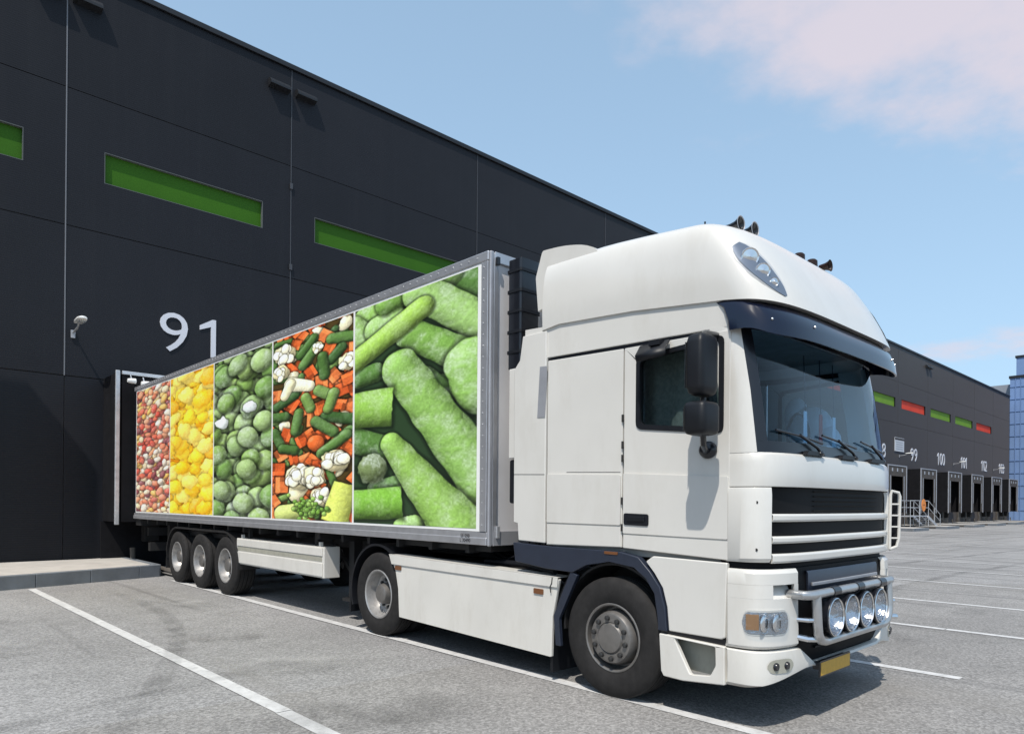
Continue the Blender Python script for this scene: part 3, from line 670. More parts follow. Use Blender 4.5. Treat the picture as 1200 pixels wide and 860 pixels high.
def print_mix(px):
    p = Print(px, (84, 66, 32), 41, 2.4); g = np.random.default_rng(9)
    org = [(228, 106, 50), (236, 126, 68), (218, 92, 42)]; gr = [(74, 108, 52), (90, 126, 62), (60, 92, 46), (120, 152, 78)]; crm = (240, 230, 192)
    for x, y, a, b, c in jit(15, 7, 43, p.a):
        if a < .60: p.cube(x, y, .075 + .03*b, c*6, org[int(b*2.99)])
        elif a < .88: p.cap(x, y, x + .2*math.cos(c*6), y + .2*math.sin(c*6), .045, .045, gr[int(b*3.99)], .14)
        else: p.ell(x, y, .09, .07, c*6, crm, .06, .6, .6)
    for x, y, r in ((.686, .159, .085), (.515, .549, .075), (.625, 1.024, .085), (.316, .143, .07), (.14, 1.54, .10), (.086, 1.741, .10), (.14, 1.951, .11), (.45, 1.639, .085), (.547, 1.66, .08),
                    (.609, 1.74, .08), (.79, .658, .08), (.904, .841, .09), (.959, .735, .08), (.194, 1.291, .085), (.731, .331, .08), (.40, 1.40, .08), (.30, 1.62, .07), (.95, 1.55, .08), (.86, 1.02, .07)):
        p.cube(x, y, r, x*9 + y*5, org[int(x*29) % 3])
    p.ell(.578, 1.445, .11, .10, .2, (222, 104, 48), .08, .5, .1)
    B4 = [(.384, .30, .547, .141, 0), (.417, .44, .578, .26, 1), (.76, .217, 1.02, .268, 1), (.76, .465, .876, .36, 2), (.655, .40, .686, .629, 0), (.067, .907, .316, .793, 2), (.0, 1.039, .176, 1.05, 0),
          (.316, 1.259, .367, 1.036, 1), (.03, 1.248, .14, 1.471, 0), (.14, 1.471, .316, 1.509, 0), (.655, 1.581, .932, 1.388, 1), (.701, 1.133, 1.0, 1.218, 2), (.578, 1.174, .79, 1.335, 1), (.45, .857, .515, 1.001, 3),
          (.609, .798, .76, .898, 3), (.79, .874, .731, 1.046, 3)]
    for x0, y0, x1, y1, k in B4: p.cap(x0, y0, x1, y1, .066, .066, gr[k], .17)
    def cauli(x, y, r, n, seed):
        q_ = np.random.default_rng(seed)
        p.ell(x, y, r, r*.9, .3, (232, 218, 170), .06, .55, .35)
        for _ in range(n):
            t = q_.random()*6.3; q = r*.7*math.sqrt(q_.random()); p.ell(x + q*math.cos(t), y + q*math.sin(t), r*.42, r*.38, t, (248, 240, 210), .08, .84, .35)
    cauli(.17, .22, .15, 8, 1); cauli(.12, .46, .12, 6, 2); cauli(.594, .269, .07, 4, 7)
    p.cap(.247, .64, .499, .72, .09, .07, (244, 237, 202), .06, .62); p.cap(.247, .64, .17, .78, .07, .06, (238, 229, 186), .06, .62)
    cauli(.945, .55, .12, 7, 3); cauli(.804, 1.675, .15, 9, 4)
    p.cap(.40, 1.90, .33, 2.08, .15, .10, (240, 229, 186), .06, .62); cauli(.36, 1.86, .17, 10, 5); cauli(.57, 1.86, .14, 8, 8); cauli(.655, 2.117, .13, 8, 6)
    p.cap(.93, 1.95, .80, 2.42, .13, .16, (200, 208, 98), .10, .55, True)
    p.cap(.15, 2.34, .40, 2.28, .12, .10, (196, 206, 120), .12, .5)
    for _ in range(80): p.ell(.50 + g.normal()*.10, 2.26 + g.normal()*.06, .030, .028, 0, (112, 154, 60) if g.random() < .6 else (150, 186, 90), .1, .45, .2)
    return p
def print_beans(px):
    p = Print(px, (48, 70, 44), 61, 1.92); G = (138, 180, 88); G2 = (122, 166, 74); G3 = (154, 192, 108); GD = (84, 122, 56)
    Q = lambda *a: a
    for a in (Q(.82, -.01, 1.1, .16, .13, .13, GD), Q(.60, -.10, .80, -.02, .10, .10, G2), Q(.08, .10, .36, .10, .11, .11, G), Q(-.02, .16, .10, .27, .12, .12, G3), Q(.20, .22, .36, .18, .11, .11, G3), Q(.30, .02, .50, -.02, .11, .11, G2),
              Q(.564, .02, 1.06, .44, .135, .135, G3), Q(.50, .34, .90, .62, .125, .12, G2), Q(.75, .82, .88, .86, .09, .10, GD), Q(.62, .72, .80, .90, .08, .08, GD),
              Q(.97, .70, 1.03, .88, .20, .20, G), Q(-.02, 1.16, .30, 1.28, .12, .12, GD), Q(.05, .62, .20, .60, .09, .09, GD), Q(.44, 1.93, .56, 1.90, .07, .07, G3), Q(.20, 1.62, .46, 1.56, .07, .07, GD)):
        p.cap(*a, frost=.46)
    p.cap(-.08, .50, .60, .165, .105, .095, (152, 190, 82), .26)
    p.cap(.42, .61, 1.05, 1.57, .160, .185, G, .46)
    p.cap(-.10, .90, .36, .925, .165, .17, (140, 184, 78), .34, flat=True)
    p.ell(.17, 1.44, .145, .125, .1, (108, 124, 76), .6, .45, .3)
    p.cap(-.10, 1.77, .45, 1.735, .135, .14, (120, 172, 62), .30, flat=True)
    p.cap(.35, 1.235, .88, 1.93, .10, .21, (146, 188, 88), .42)
    return p

# ================================================================== the semi trailer
CX = 5.87                                             # centre line of the vehicle
def mir(x): return 2 * CX - x
TX0, TX1, TY0, TY1, TZ0, TZ1 = 4.585, 7.155, 5.20, 17.22, 1.19, 4.13
tr = empty('semi_trailer', (CX, 11.2, 0), 'refrigerated semi trailer with five pictures of frozen vegetables on its side', 'trailer')
B().box(TX0 + .02, TX1 - .02, TY0 + .06, TY1 - .05, TZ0 + .05, TZ1 - .03).make('box_body', white_cl, tr)
PY = [17.08, 14.81, 12.495, 10.145, 7.79, 5.372]
for i, (fn, px, lab) in enumerate(((print_medley, .012, 'picture of diced red and orange mixed vegetables'), (print_corn, .012, 'picture of yellow sweetcorn'),
                              (print_peas, .012, 'picture of frosted green peas'), (print_mix, .009, 'picture of mixed cauliflower, carrots and beans'),
                              (print_beans, .009, 'picture of large frosted green bean pods'))):
    p = fn(px); img = lin(np.clip(p.img, 0, 255)); h, w = img.shape[:2]
    ya, yb = PY[i] - .022, PY[i+1] + .022; za, zb = 4.005, 1.362
    ys = np.linspace(ya, yb, w); zs = np.linspace(za, zb, h)
    co = np.empty((h, w, 3), np.float32); co[..., 0] = TX0 - .004; co[..., 1] = ys[None]; co[..., 2] = zs[:, None]
    idx = np.arange(h*w).reshape(h, w); q = np.stack([idx[:-1, :-1], idx[1:, :-1], idx[1:, 1:], idx[:-1, 1:]], -1).reshape(-1)
    me = bpy.data.meshes.new('picture_panel'); nf = (h-1)*(w-1)
    me.vertices.add(h*w); me.vertices.foreach_set('co', co.reshape(-1)); me.loops.add(nf*4); me.loops.foreach_set('vertex_index', q.astype(np.int32))
    me.polygons.add(nf); me.polygons.foreach_set('loop_start', np.arange(nf, dtype=np.int32)*4); me.update(calc_edges=True)
    at = me.color_attributes.new('print', 'FLOAT_COLOR', 'POINT'); rgba = np.ones((h*w, 4), np.float32); rgba[:, :3] = img.reshape(-1, 3); at.data.foreach_set('color', rgba.reshape(-1))
    if 'print' not in MATS:
        m = M('print', (1, 1, 1), .35, coat=.15); va = m.node_tree.nodes.new('ShaderNodeVertexColor'); va.layer_name = 'print'
        m.node_tree.links.new(va.outputs[0], m.node_tree.nodes['Principled BSDF'].inputs['Base Color'])
    o = link('picture_panel', me, MATS['print'], tr); o['label'] = lab
bd = B().box(TX0 - .0015, TX0 + .03, 5.345, 17.10, 1.335, 4.03).make('picture_backing', ivory, tr)
# rails and posts
B().box(TX0 - .014, TX0 + .05, TY0 + .03, TY1, 4.032, TZ1).make('top_rail', alu, tr, bevel=.012)
B().box(TX1 - .05, TX1 + .014, TY0 + .03, TY1, 4.032, TZ1).make('top_rail', alu, tr, bevel=.012)
for s, x in ((1, TX0), (-1, TX1)):
    b = B(); b.plate([(x - s*.016, 1.20), (x + s*.08, 1.20), (x + s*.08, 1.33), (x - s*.004, 1.33), (x - s*.004, 1.275), (x - s*.016, 1.268)], [], 'Y', TY0 + .03, TY1)
    b.make('bottom_rail', alu, tr, bevel=.006)
    B().box(x - s*.012, x + s*.05, 5.235, 5.335, 1.335, 4.03).make('front_post', alu, tr, bevel=.006)
    B().box(x - s*.010, x + s*.03, 17.10, TY1, 1.335, 4.03).make('rear_post', satin, tr)
    b = B()
    for k in range(24): b.cyl((x - s*.010, 5.30, 1.4 + k*.112), (x - s*.016, 5.30, 1.4 + k*.112), .008, 6)
    b.make('rivet_row', galv, tr)['kind'] = 'stuff'
b = B()
for k in range(90): b.cyl((TX0 - .012, 5.4 + k*.13, 4.085), (TX0 - .019, 5.4 + k*.13, 4.085), .008, 6)
b.make('rivet_row', galv, tr)['kind'] = 'stuff'
# front wall with its edge profiles
B().box(TX0 + .05, TX1 - .05, TY0 + .03, TY0 + .07, TZ0 + .06, TZ1 - .06).make('front_wall', M('trailer_front_white', (.62, .61, .62), .4, var=.05, vs=3), tr)
for s, x in ((1, TX0), (-1, TX1)):
    B().box(x - s*.004, x + s*.045, TY0, TY0 + .0335, TZ0, TZ1 - .005).make('corner_profile', alu_frame, tr, bevel=.014, seg=3)
    B().box(x + s*.046, x + s*.105, TY0 + .004, TY0 + .03, TZ0 + .02, TZ1 - .02).make('edge_profile', alu, tr, bevel=.006)
    hk = B(); hk.box(x + s*.06, x + s*.10, TY0 - .03, TY0 + .003, TZ1 - .14, TZ1 - .06); hk.make('lifting_eye', satin, tr, bevel=.006)
    B().box(x + s*.09, x + s*.13, TY0 - .02, TY0 + .003, TZ0 + .08, TZ0 + .20).make('handle_stub', galv, tr, bevel=.004)
B().box(TX0 + .06, TX1 - .06, TY0 + .002, TY0 + .028, TZ1 - .11, TZ1 - .004).make('top_profile', alu, tr, bevel=.006)
B().box(TX0 + .06, TX1 - .06, TY0 + .002, TY0 + .028, TZ0 + .004, TZ0 + .15).make('bottom_profile', alu_frame, tr, bevel=.006)
b = B(); b.plate(rpoly([(5.20, 2.35), (6.55, 2.35), (6.55, 3.98), (5.20, 3.98)], .06), [], 'Y', TY0 - .30, TY0 - .001)
cu = b.make('cooling_unit', white_cl, tr, bevel=.02)
for k in range(7): B().box(5.35, 6.4, TY0 - .312, TY0 - .301, 2.6 + k*.12, 2.66 + k*.12).make('cooling_slat', black, cu)
# roof sheet
B().box(TX0 + .05, TX1 - .05, TY0 + .07, TY1 - .02, TZ1 - .028, TZ1 - .004).make('roof_sheet', white_cl, tr)
# small black lettering on the bottom rail near the front corner (unreadable in the picture)
for txt, z in (('EF 098', 1.27), ('L 30490', 1.222)):
    tri_mesh_text(txt, .052, .0008, satin, 'rail_lettering', tr, Vector((TX0 - .018, 5.55, z)), FACE_X)
# chassis
for x in (5.42, 6.22): B().box(x, x + .1, 5.9, 16.9, .93, 1.195).make('chassis_beam', chassis_m, tr)
b = B()
for k in range(18): b.box(TX0 + .08, TX1 - .08, 5.6 + k*.64, 5.66 + k*.64, 1.10, 1.195)
b.make('cross_member', chassis_m, tr)
B().box(4.75, 6.99, 5.35, 7.0, 1.12, 1.197).make('king_pin_plate', chassis_m, tr)
for x in (4.98, 6.66):
    lg = B().box(x, x + .13, 8.42, 8.55, .30, 1.19).make('landing_leg', chassis_m, tr)
    B().box(x - .06, x + .2, 8.36, 8.62, .26, .30).make('foot', chassis_m, lg)
    B().bar((x + .06, 8.5, .6), (x + .06, 9.2, 1.12), .05).make('brace', chassis_m, lg)
def tbox(x0, x1, s):
    t = B().box(x0, x1, 8.66, 11.63, .575, 1.0).make('side_locker', white_low, tr, bevel=.008)
    xo = x0 if s > 0 else x1
    B().plate(rpoly([(8.72, .80), (11.58, .80), (11.58, .865), (8.72, .865)], .012), [], 'X', xo - s*.004, xo + s*.02).make('slot', recess_m, t)
    B().box(xo - s*.014, xo - s*.0005, 8.70, 11.60, .875, .985).make('board', white_low, t, bevel=.006)
    B().box(xo - s*.014, xo - s*.0005, 8.70, 11.60, .595, .78).make('board', white_low, t, bevel=.006)
    for y in (8.80, 11.45): B().box(xo + s*.02, xo + s*.06, y, y + .05, 1.0, 1.06).make('hanger', white_low, t)
    for y in (9.0, 11.3): B().box(xo + s*.08, xo + s*.13, y, y + .08, 1.0, 1.19).make('strut', chassis_m, t)
tbox(4.66, 4.90, 1); tbox(mir(4.90), mir(4.66), -1)
for x in (4.64, 6.78):
    B().bar((x + .2, 8.7, .98), (x + .2, 14.9, .98), .05, .08).make('guard_rail', chassis_m, tr)
B().box(4.75, 6.99, 16.6, 16.75, .5, .68).make('underride_bar', chassis_m, tr)
for x in (5.1, 6.5): B().box(x, x + .12, 16.45, 16.6, .6, 1.19).make('underride_post', chassis_m, tr)
for x in (4.8, 6.5): B().box(x, x + .45, 16.9, 17.0, .82, 1.0).make('tail_light_board', chassis_m, tr)
B().box(4.62, 7.12, 16.85, 17.2, 1.05, 1.19).make('rear_frame', chassis_m, tr)

# ------------------------------------------------------------------ wheels
def wheel(parent, y, s, kind, x_out, wid=.30, tyre_r=.505):
    """s=+1: visible side (outer face towards -X). Part: tyre with rim, hub and nuts as its pieces."""
    c = (x_out, y, tyre_r)
    r0 = .292 if kind != 'front' else .285
    prof = [(.055, r0), (.02, r0 + .005), (.004, r0 + .04), (-.006, r0 + .10), (.006, tyre_r - .055), (.022, tyre_r - .012), (.040, tyre_r)]
    for k in range(4):
        g = .05 + (wid - .1) * (k + .5) / 4
        prof += [(g - .006, tyre_r), (g - .004, tyre_r - .014), (g + .004, tyre_r - .014), (g + .006, tyre_r)]
    prof += [(wid - .04, tyre_r), (wid - .01, tyre_r - .03), (wid, tyre_r - .1), (wid - .02, r0), (.055, r0)]
    t = B().lathe(prof, c, 'X', s, 56).make('wheel', rubber, parent, ang=40)
    if kind == 'front':
        B().lathe([(.056, r0 - .004), (.016, r0 + .004), (.012, r0 - .004), (.018, r0 - .016), (.06, r0 - .025), (.12, .265), (.135, .25), (.135, 0)], c, 'X', s, 48).make('rim', hub_m, t)
        B().lathe([(.13, .235), (.06, .228), (.012, .216), (-.004, .205), (-.010, .19), (-.010, .135), (-.004, .130), (-.022, .118), (-.028, .09), (-.028, 0)], c, 'X', s, 48).make('hub', hub_m, t)
        nr, nx, n0 = .168, -.012, 10
    else:
        B().lathe([(.056, r0 - .002), (.014, r0 + .006), (.008, r0 - .004), (.018, r0 - .020), (.10, r0 - .034), (.15, .235), (.165, .20), (.155, .17), (.15, .12)], c, 'X', s, 48).make('rim', rim_m, t)
        B().lathe([(.16, .135), (.10, .125), (.05, .11), (.035, .085), (.03, 0)], c, 'X', s, 28).make('hub', hub_m, t)
        nr, nx, n0 = .165, .152, 10
    nm = None
    for k in range(n0):
        a = 2*math.pi*(k + .3)/n0
        p = (x_out + s*nx, y + nr*math.cos(a), tyre_r + nr*math.sin(a))
        if nm is None:
            nm = B().lathe([(0, .022), (-.022, .020), (-.026, .012), (-.026, 0)], (0, 0, 0), 'X', s, 10).mesh('wheel_nut')
        o = link('wheel_nut', nm, nut_m, t); o.location = p
    return t
def arch(parent, y, x0, x1, r, a0, a1, mat, name='mudguard', z=.505):
    pr = [(0, r), (0, r + .03), (x1 - x0, r + .03), (x1 - x0, r), (0, r)]
    return B().lathe(pr, (x0, y, z), 'X', 1, 28, arc=(a0, a1)).make(name, mat, parent)
for y in (12.09, 13.31, 14.53):
    wheel(tr, y, 1, 'trailer', 4.63, .36); wheel(tr, y, -1, 'trailer', mir(4.63), .36)
    B().cyl((4.9, y, .505), (6.84, y, .505), .07, 12).make('axle', chassis_m, tr)
for x0, x1 in ((4.62, 5.0), (6.74, 7.12)):
    arch(tr, 12.09, x0, x1, .56, R(95), R(180) + .05, chassis_m)
    B().box(x0, x1, 12.05, 14.58, 1.066, 1.10).make('mudguard', chassis_m, tr)
    arch(tr, 14.53, x0, x1, .56, -.1, R(85), chassis_m)
    B().box(x0, x1, 15.10, 15.12, .25, .62).make('mud_flap', chassis_m, tr)

# ================================================================== the tractor
tk = empty('truck_tractor', (CX, 4.9, 0), 'white high roofed truck tractor with dark visor and four round spotlights on a front bar', 'truck')
FW, FY, FL = 1.25, 2.255, .365
def sp(v, e): return math.copysign(abs(v) ** e, v)
def fpt(th, w=FW, yf=FY, L=FL): return CX + w*sp(math.sin(th), .5), yf + L*(1 - abs(math.cos(th)) ** .5)
def th_of(x, w=FW):
    u = max(-1, min(1, (x - CX) / w)); return math.copysign(math.asin(u*u), u)
def th_range(a, b, n):
    """even spacing in arc length"""
    fine = [fpt(a + (b - a)*i/400) for i in range(401)]; ths = [a + (b - a)*i/400 for i in range(401)]
    s = [0]
    for i in range(400): s.append(s[-1] + math.hypot(fine[i+1][0]-fine[i][0], fine[i+1][1]-fine[i][1]))
    return list(np.interp(np.linspace(0, s[-1], n), s, ths))
H90 = math.pi / 2
def ribbon(name, mat, a, b, rows, parent=tk, th=.03, n=36, bevel=.004):
    """rows: (z or callable of x, forward offset, outward offset); a, b: curve angles"""
    T = th_range(a, b, n); O = []; I = []
    for z, dy, dw in rows:
        ro = []; ri = []
        for t in T:
            x, y = fpt(t, FW + dw, FY + dy); zz = z(x) if callable(z) else z
            ro.append((x, y, zz)); x2, y2 = fpt(t, FW + dw - th, FY + dy + th); ri.append((x2, y2, zz))
        O.append(ro); I.append(ri)
    return thick(O, I).make(name, mat, parent, bevel=bevel)
# ---- front of the cab
ribbon('hood_panel', white, -H90, H90, [(1.757, 0, 0), (1.80, -.006, 0), (1.93, -.004, 0), (1.985, .010, 0), (2.003, .03, -.004)], n=60)
BARS = [(1.56, 1.51), (1.40, 1.355), (1.275, 1.215)]
SL = [(1.748, 1.568), (1.505, 1.405), (1.35, 1.28)]
xl, xr = th_of(4.745), th_of(7.0)
for k, (z1, z0) in enumerate(SL):
    g = ribbon('grille_slot', matt, xl, xr, [(z0 - .01, .045, 0), (z1 + .01, .045, 0)], n=30)
    nsl = max(2, int((z1 - z0) / .035))
    for q in range(nsl if k == 0 else 0):
        zz = z0 + (q + .5) * (z1 - z0) / nsl
        ribbon('grille_slat', matt, th_of(5.3), th_of(6.6), [(zz - .003, .036, 0), (zz + .003, .032, 0)], parent=g, th=.02, n=16, bevel=0)
for z1, z0 in BARS:
    ribbon('grille_bar', white, xl, xr, [(z0 - .004, .012, 0), (z0 + .01, 0, 0), (z1 - .01, 0, 0), (z1 + .004, .010, 0)], n=30)
for s in (-1, 1):
    a, b = sorted((s*H90, th_of(CX + s*1.132)))
    cp = ribbon('corner_panel', white, a, b, [(1.218, .018, -.004), (1.245, -.004, .012), (1.70, -.006, .014), (1.752, .002, .006)], n=26)
    for z in (1.645, 1.31):
        x, y = fpt(s*R(72), FW + .014, FY - .006)
        B().lathe([(0, .0), (0, .011), (.006, .011), (.006, 0)], (x, y, z), 'X', -s, 10).make('screw', seam_m, cp)
B_ = B()
hoop = [(7.035, 2.335, 1.225), (7.035, 2.33, 1.73), (7.04, 2.32, 1.765), (7.09, 2.278, 1.75), (7.10, 2.27, 1.715), (7.095, 2.275, 1.33), (7.085, 2.29, 1.25), (7.035, 2.335, 1.225)]
va = B_.tube(hoop, .014, 10, cap=False).make('corner_vane', white, tk)
for k in range(4):
    z = 1.33 + k*.105; B().bar((7.035, 2.33, z), (7.095, 2.272, z), .014, .014).make('vane_slat', white, va)
B().plate([(2.345, 1.235), (2.29, 1.25), (2.29, 1.74), (2.345, 1.755)], [], 'X', 7.10, 7.115).make('vane_backing', satin, va)
# ---- bumper
ribbon('under_gap', matt, -H90, H90, [(1.16, .06, -.03), (1.222, .06, -.03)], bevel=0)
for s in (-1, 1):
    def rg(x0, x1): return sorted((s*H90 if x0 is None else th_of(CX - x0*1.0 if s < 0 else CX + x0), th_of(CX - x1 if s < 0 else CX + x1)))
    a, b = rg(None, .86)
    up = ribbon('bumper_corner', white, a, b, [(1.057, -.004, .008), (1.14, -.002, .006), (1.168, .02, -.01)], n=26)
    a2, b2 = rg(None, 1.12); ribbon('bumper_band', white, a2, b2, [(.962, -.006, .010), (1.058, -.004, .008)], parent=up, n=18, bevel=0)
    a4, b4 = rg(.91, .86); ribbon('bumper_band', white, a4, b4, [(.962, -.006, .010), (1.058, -.004, .008)], parent=up, n=6, bevel=0)
    a3, b3 = rg(1.12, .91); ribbon('air_inlet', white, a3, b3, [(.962, .02, .0), (1.058, .075, -.05)], parent=up, n=12, bevel=0)
    ribbon('bumper_cheek', white, a, b, [(.602, .012, -.004), (.625, -.012, .012), (.70, -.012, .014), (.93, -.006, .010), (.963, -.006, .010)], parent=up, n=26)
    # headlight
    ha, hb_ = sorted((s*R(85), th_of(CX + s*.99))); xA = fpt(ha)[0]; xB = fpt(hb_)[0]
    T = th_range(ha, hb_, 30)
    def hz(sg, pad):
        def f(x):
            k = [fpt(t, FW + .016, FY - .014)[0] for t in T]; u = np.interp(x, k, np.linspace(0, 1, 30)) if k[0] < k[-1] else np.interp(x, k[::-1], np.linspace(0, 1, 30)[::-1])
            e = min(u, 1 - u) * 2; h = (.074 + pad) * (1 - max(0, 1 - e/.32) ** 3) ** .6 if e < .32 else .074 + pad
            return .795 + sg * max(h, .008)
        return f
    def hrib(name, mat, pad, dy, dw, par, th=.008):
        O = []; I = []
        for sg in (-1, 1):
            f = hz(sg, pad); ro = []; ri = []
            for i, t in enumerate(T):
                u = i / 29; e = min(u, 1 - u) * 2; h = (.074 + pad) * ((1 - max(0, 1 - e/.3) ** 2.4) ** .5 if e < .3 else 1)
                x, y = fpt(t, FW + dw, FY + dy); ro.append((x, y, .795 + sg*max(h, .01))); x, y = fpt(t, FW + dw - th, FY + dy + th); ri.append((x, y, .795 + sg*max(h, .01)))
            O.append(ro); I.append(ri)
        return thick(O, I).make(name, mat, par)
    hl = hrib('headlight', M('lamp_rim', (.5, .5, .48), .35), .016, -.015, .015, tk)
    hrib('reflector_bed', M('lamp_bed', (.50, .51, .53), .18, .85, bump=.6, bs=45), .002, -.0175, .0175, hl, .002)
    for k, (q, r, m) in enumerate(((.46, .068, spotm), (.75, .068, spotm))):
        i = q * 29; t = T[int(i)] if s < 0 else T[29 - int(i)]; x, y = fpt(t, FW + .019, FY - .019)
        Bq = B(); Bq.ball((x, y + .004, .795), (r*1.1, .012, r*.96), 20, 12).make('reflector', chrome, hl)
    Ta = T[2:10] if s < 0 else T[-10:-2]
    O = [[(*fpt(t, FW + .0215, FY - .0215), z_) for t in Ta] for z_ in (.745, .80, .855)]; I = [[(*fpt(t, FW + .018, FY - .018), z_) for t in Ta] for z_ in (.745, .80, .855)]
    thick(O, I).make('indicator', M('indicator_amber', (.46, .25, .12), .2, .45), hl)
    hrib('lens', lens_glass, .004, -.036, .036, hl, .003)
zt_l = lambda x: .592 - .135 * (1 - min(1, max(0, (abs(x - CX) - .62) / .22)))
zb_l = lambda x: .405 - .085 * min(1, max(0, (abs(x - CX) - .75) / .45)) ** 1.3
bl = ribbon('lower_bumper', white_low, -H90, H90, [(zb_l, .05, -.03), (lambda x: zb_l(x) + .03, -.012, .014), (lambda x: (zb_l(x) + zt_l(x)) / 2, -.018, .018), (lambda x: zt_l(x) - .008, -.008, .012), (zt_l, .01, .004)], n=70)
for s in (-1, 1):
    for q in (1.0, 1.10):
        t = th_of(CX + s*q*1.0); x, y = fpt(t, FW + .018, FY - .018); 
        B().lathe([(0, 0), (0, .025), (.012, .03), (.02, .03), (.02, 0)], (x, y - .012, .485), 'Y', 1, 14).make('fog_lamp', satin, bl)
    T = th_range(*sorted((th_of(CX + s*.93), th_of(CX + s*1.165))), 14)
    O = [[(*fpt(t, FW + .019, FY - .0195), .485 + sg*.05*math.sqrt(max(.04, 1 - (2*i/13 - 1)**4))) for i, t in enumerate(T)] for sg in (-1, 1)]
    B().grid(O).make('fog_lamp_bezel', recess_m, bl)
xl2, xr2 = th_of(5.02), th_of(6.72)
ribbon('centre_grille', matt, xl2, xr2, [(.43, .05, 0), (.48, .03, 0), (1.0, .03, 0), (1.17, .045, 0)], n=24)
ribbon('centre_panel', navyf, th_of(5.18), th_of(6.56), [(.93, .022, 0), (.95, .012, 0), (1.12, .016, 0), (1.14, .026, 0)], n=20)
ribbon('centre_strip', alu_frame, th_of(5.22), th_of(6.52), [(1.025, -.002, 0), (1.05, -.002, 0)], n=20, th=.02)
for k in range(5): ribbon('centre_slat', black, th_of(5.3), th_of(6.45), [(.55 + k*.075, .018, 0), (.565 + k*.075, .012, 0)], n=12, th=.02, bevel=0)
pl = B().plate(rpoly([(5.23, .350), (5.79, .350), (5.79, .470), (5.23, .470)], .01), [], 'Y', 2.205, 2.216).make('number_plate', satin, tk)
B().box(5.242, 5.778, 2.2025, 2.2048, .362, .458).make('plate_face', yellow, pl)
B().box(5.25, 5.77, 2.216, 2.27, .40, .455).make('plate_bracket', satin, pl)
# ---- spotlight bar
by = 2.165
bb_ = B().tube([(4.94, 2.32, .985), (4.935, 2.20, .985), (4.96, by + .012, .985), (5.0, by, .985), (6.52, by, .985), (6.58, by + .012, .985), (6.60, 2.20, .985), (6.60, 2.33, .985)], .034, 14).make('bull_bar', barm, tk)
B().tube([(5.06, by, .975), (5.06, by - .01, .78), (5.075, by - .01, .70), (5.12, by - .01, .65), (5.19, by - .01, .635), (6.36, by - .01, .635), (6.43, by - .01, .65), (6.475, by - .01, .70), (6.49, by - .01, .78), (6.49, by, .975)], .034, 14).make('lower_hoop', barm, bb_)
for x in (5.36, 5.82, 6.30): B().cyl((x - .06, by, .985), (x + .06, by, .985), .040, 14).make('rubber_sleeve', satin, bb_)
for x in (4.98, 6.56):
    B().tube([(x, 2.33, .80), (x + .03, by + .03, .80), (x + .08, by, .80)], .018, 8).make('stay', chrome, bb_)
    B().tube([(x, 2.33, .68), (x + .05, by + .05, .66), (x + .14, by, .655)], .024, 8).make('stay', chrome, bb_)
for k in range(4):
    x = 5.285 + k*.298; c = (x, by - .045, .805)
    sl = B().lathe([(.15, 0), (.15, .06), (.10, .12), (.03, .142), (0, .146), (-.008, .142)], c, 'Y', 1, 28).make('spotlight', satin, bb_)
    B().lathe([(-.010, .142), (-.014, .137), (-.004, .132)], c, 'Y', 1, 28).make('spotlight_ring', chrome, sl)
    B().lathe([(.0, .134), (.035, .122), (.07, .10), (.10, .065), (.115, .035), (.06, .034), (.055, 0)], c, 'Y', 1, 28).make('spotlight_reflector', spotm, sl)
    B().lathe([(-.002, .135), (-.010, .09), (-.014, .0)], c, 'Y', 1, 28).make('spotlight_lens', lens_glass, sl)
    B().bar((x, by + .04, .67), (x, by, .64), .03).make('spotlight_foot', satin, sl)

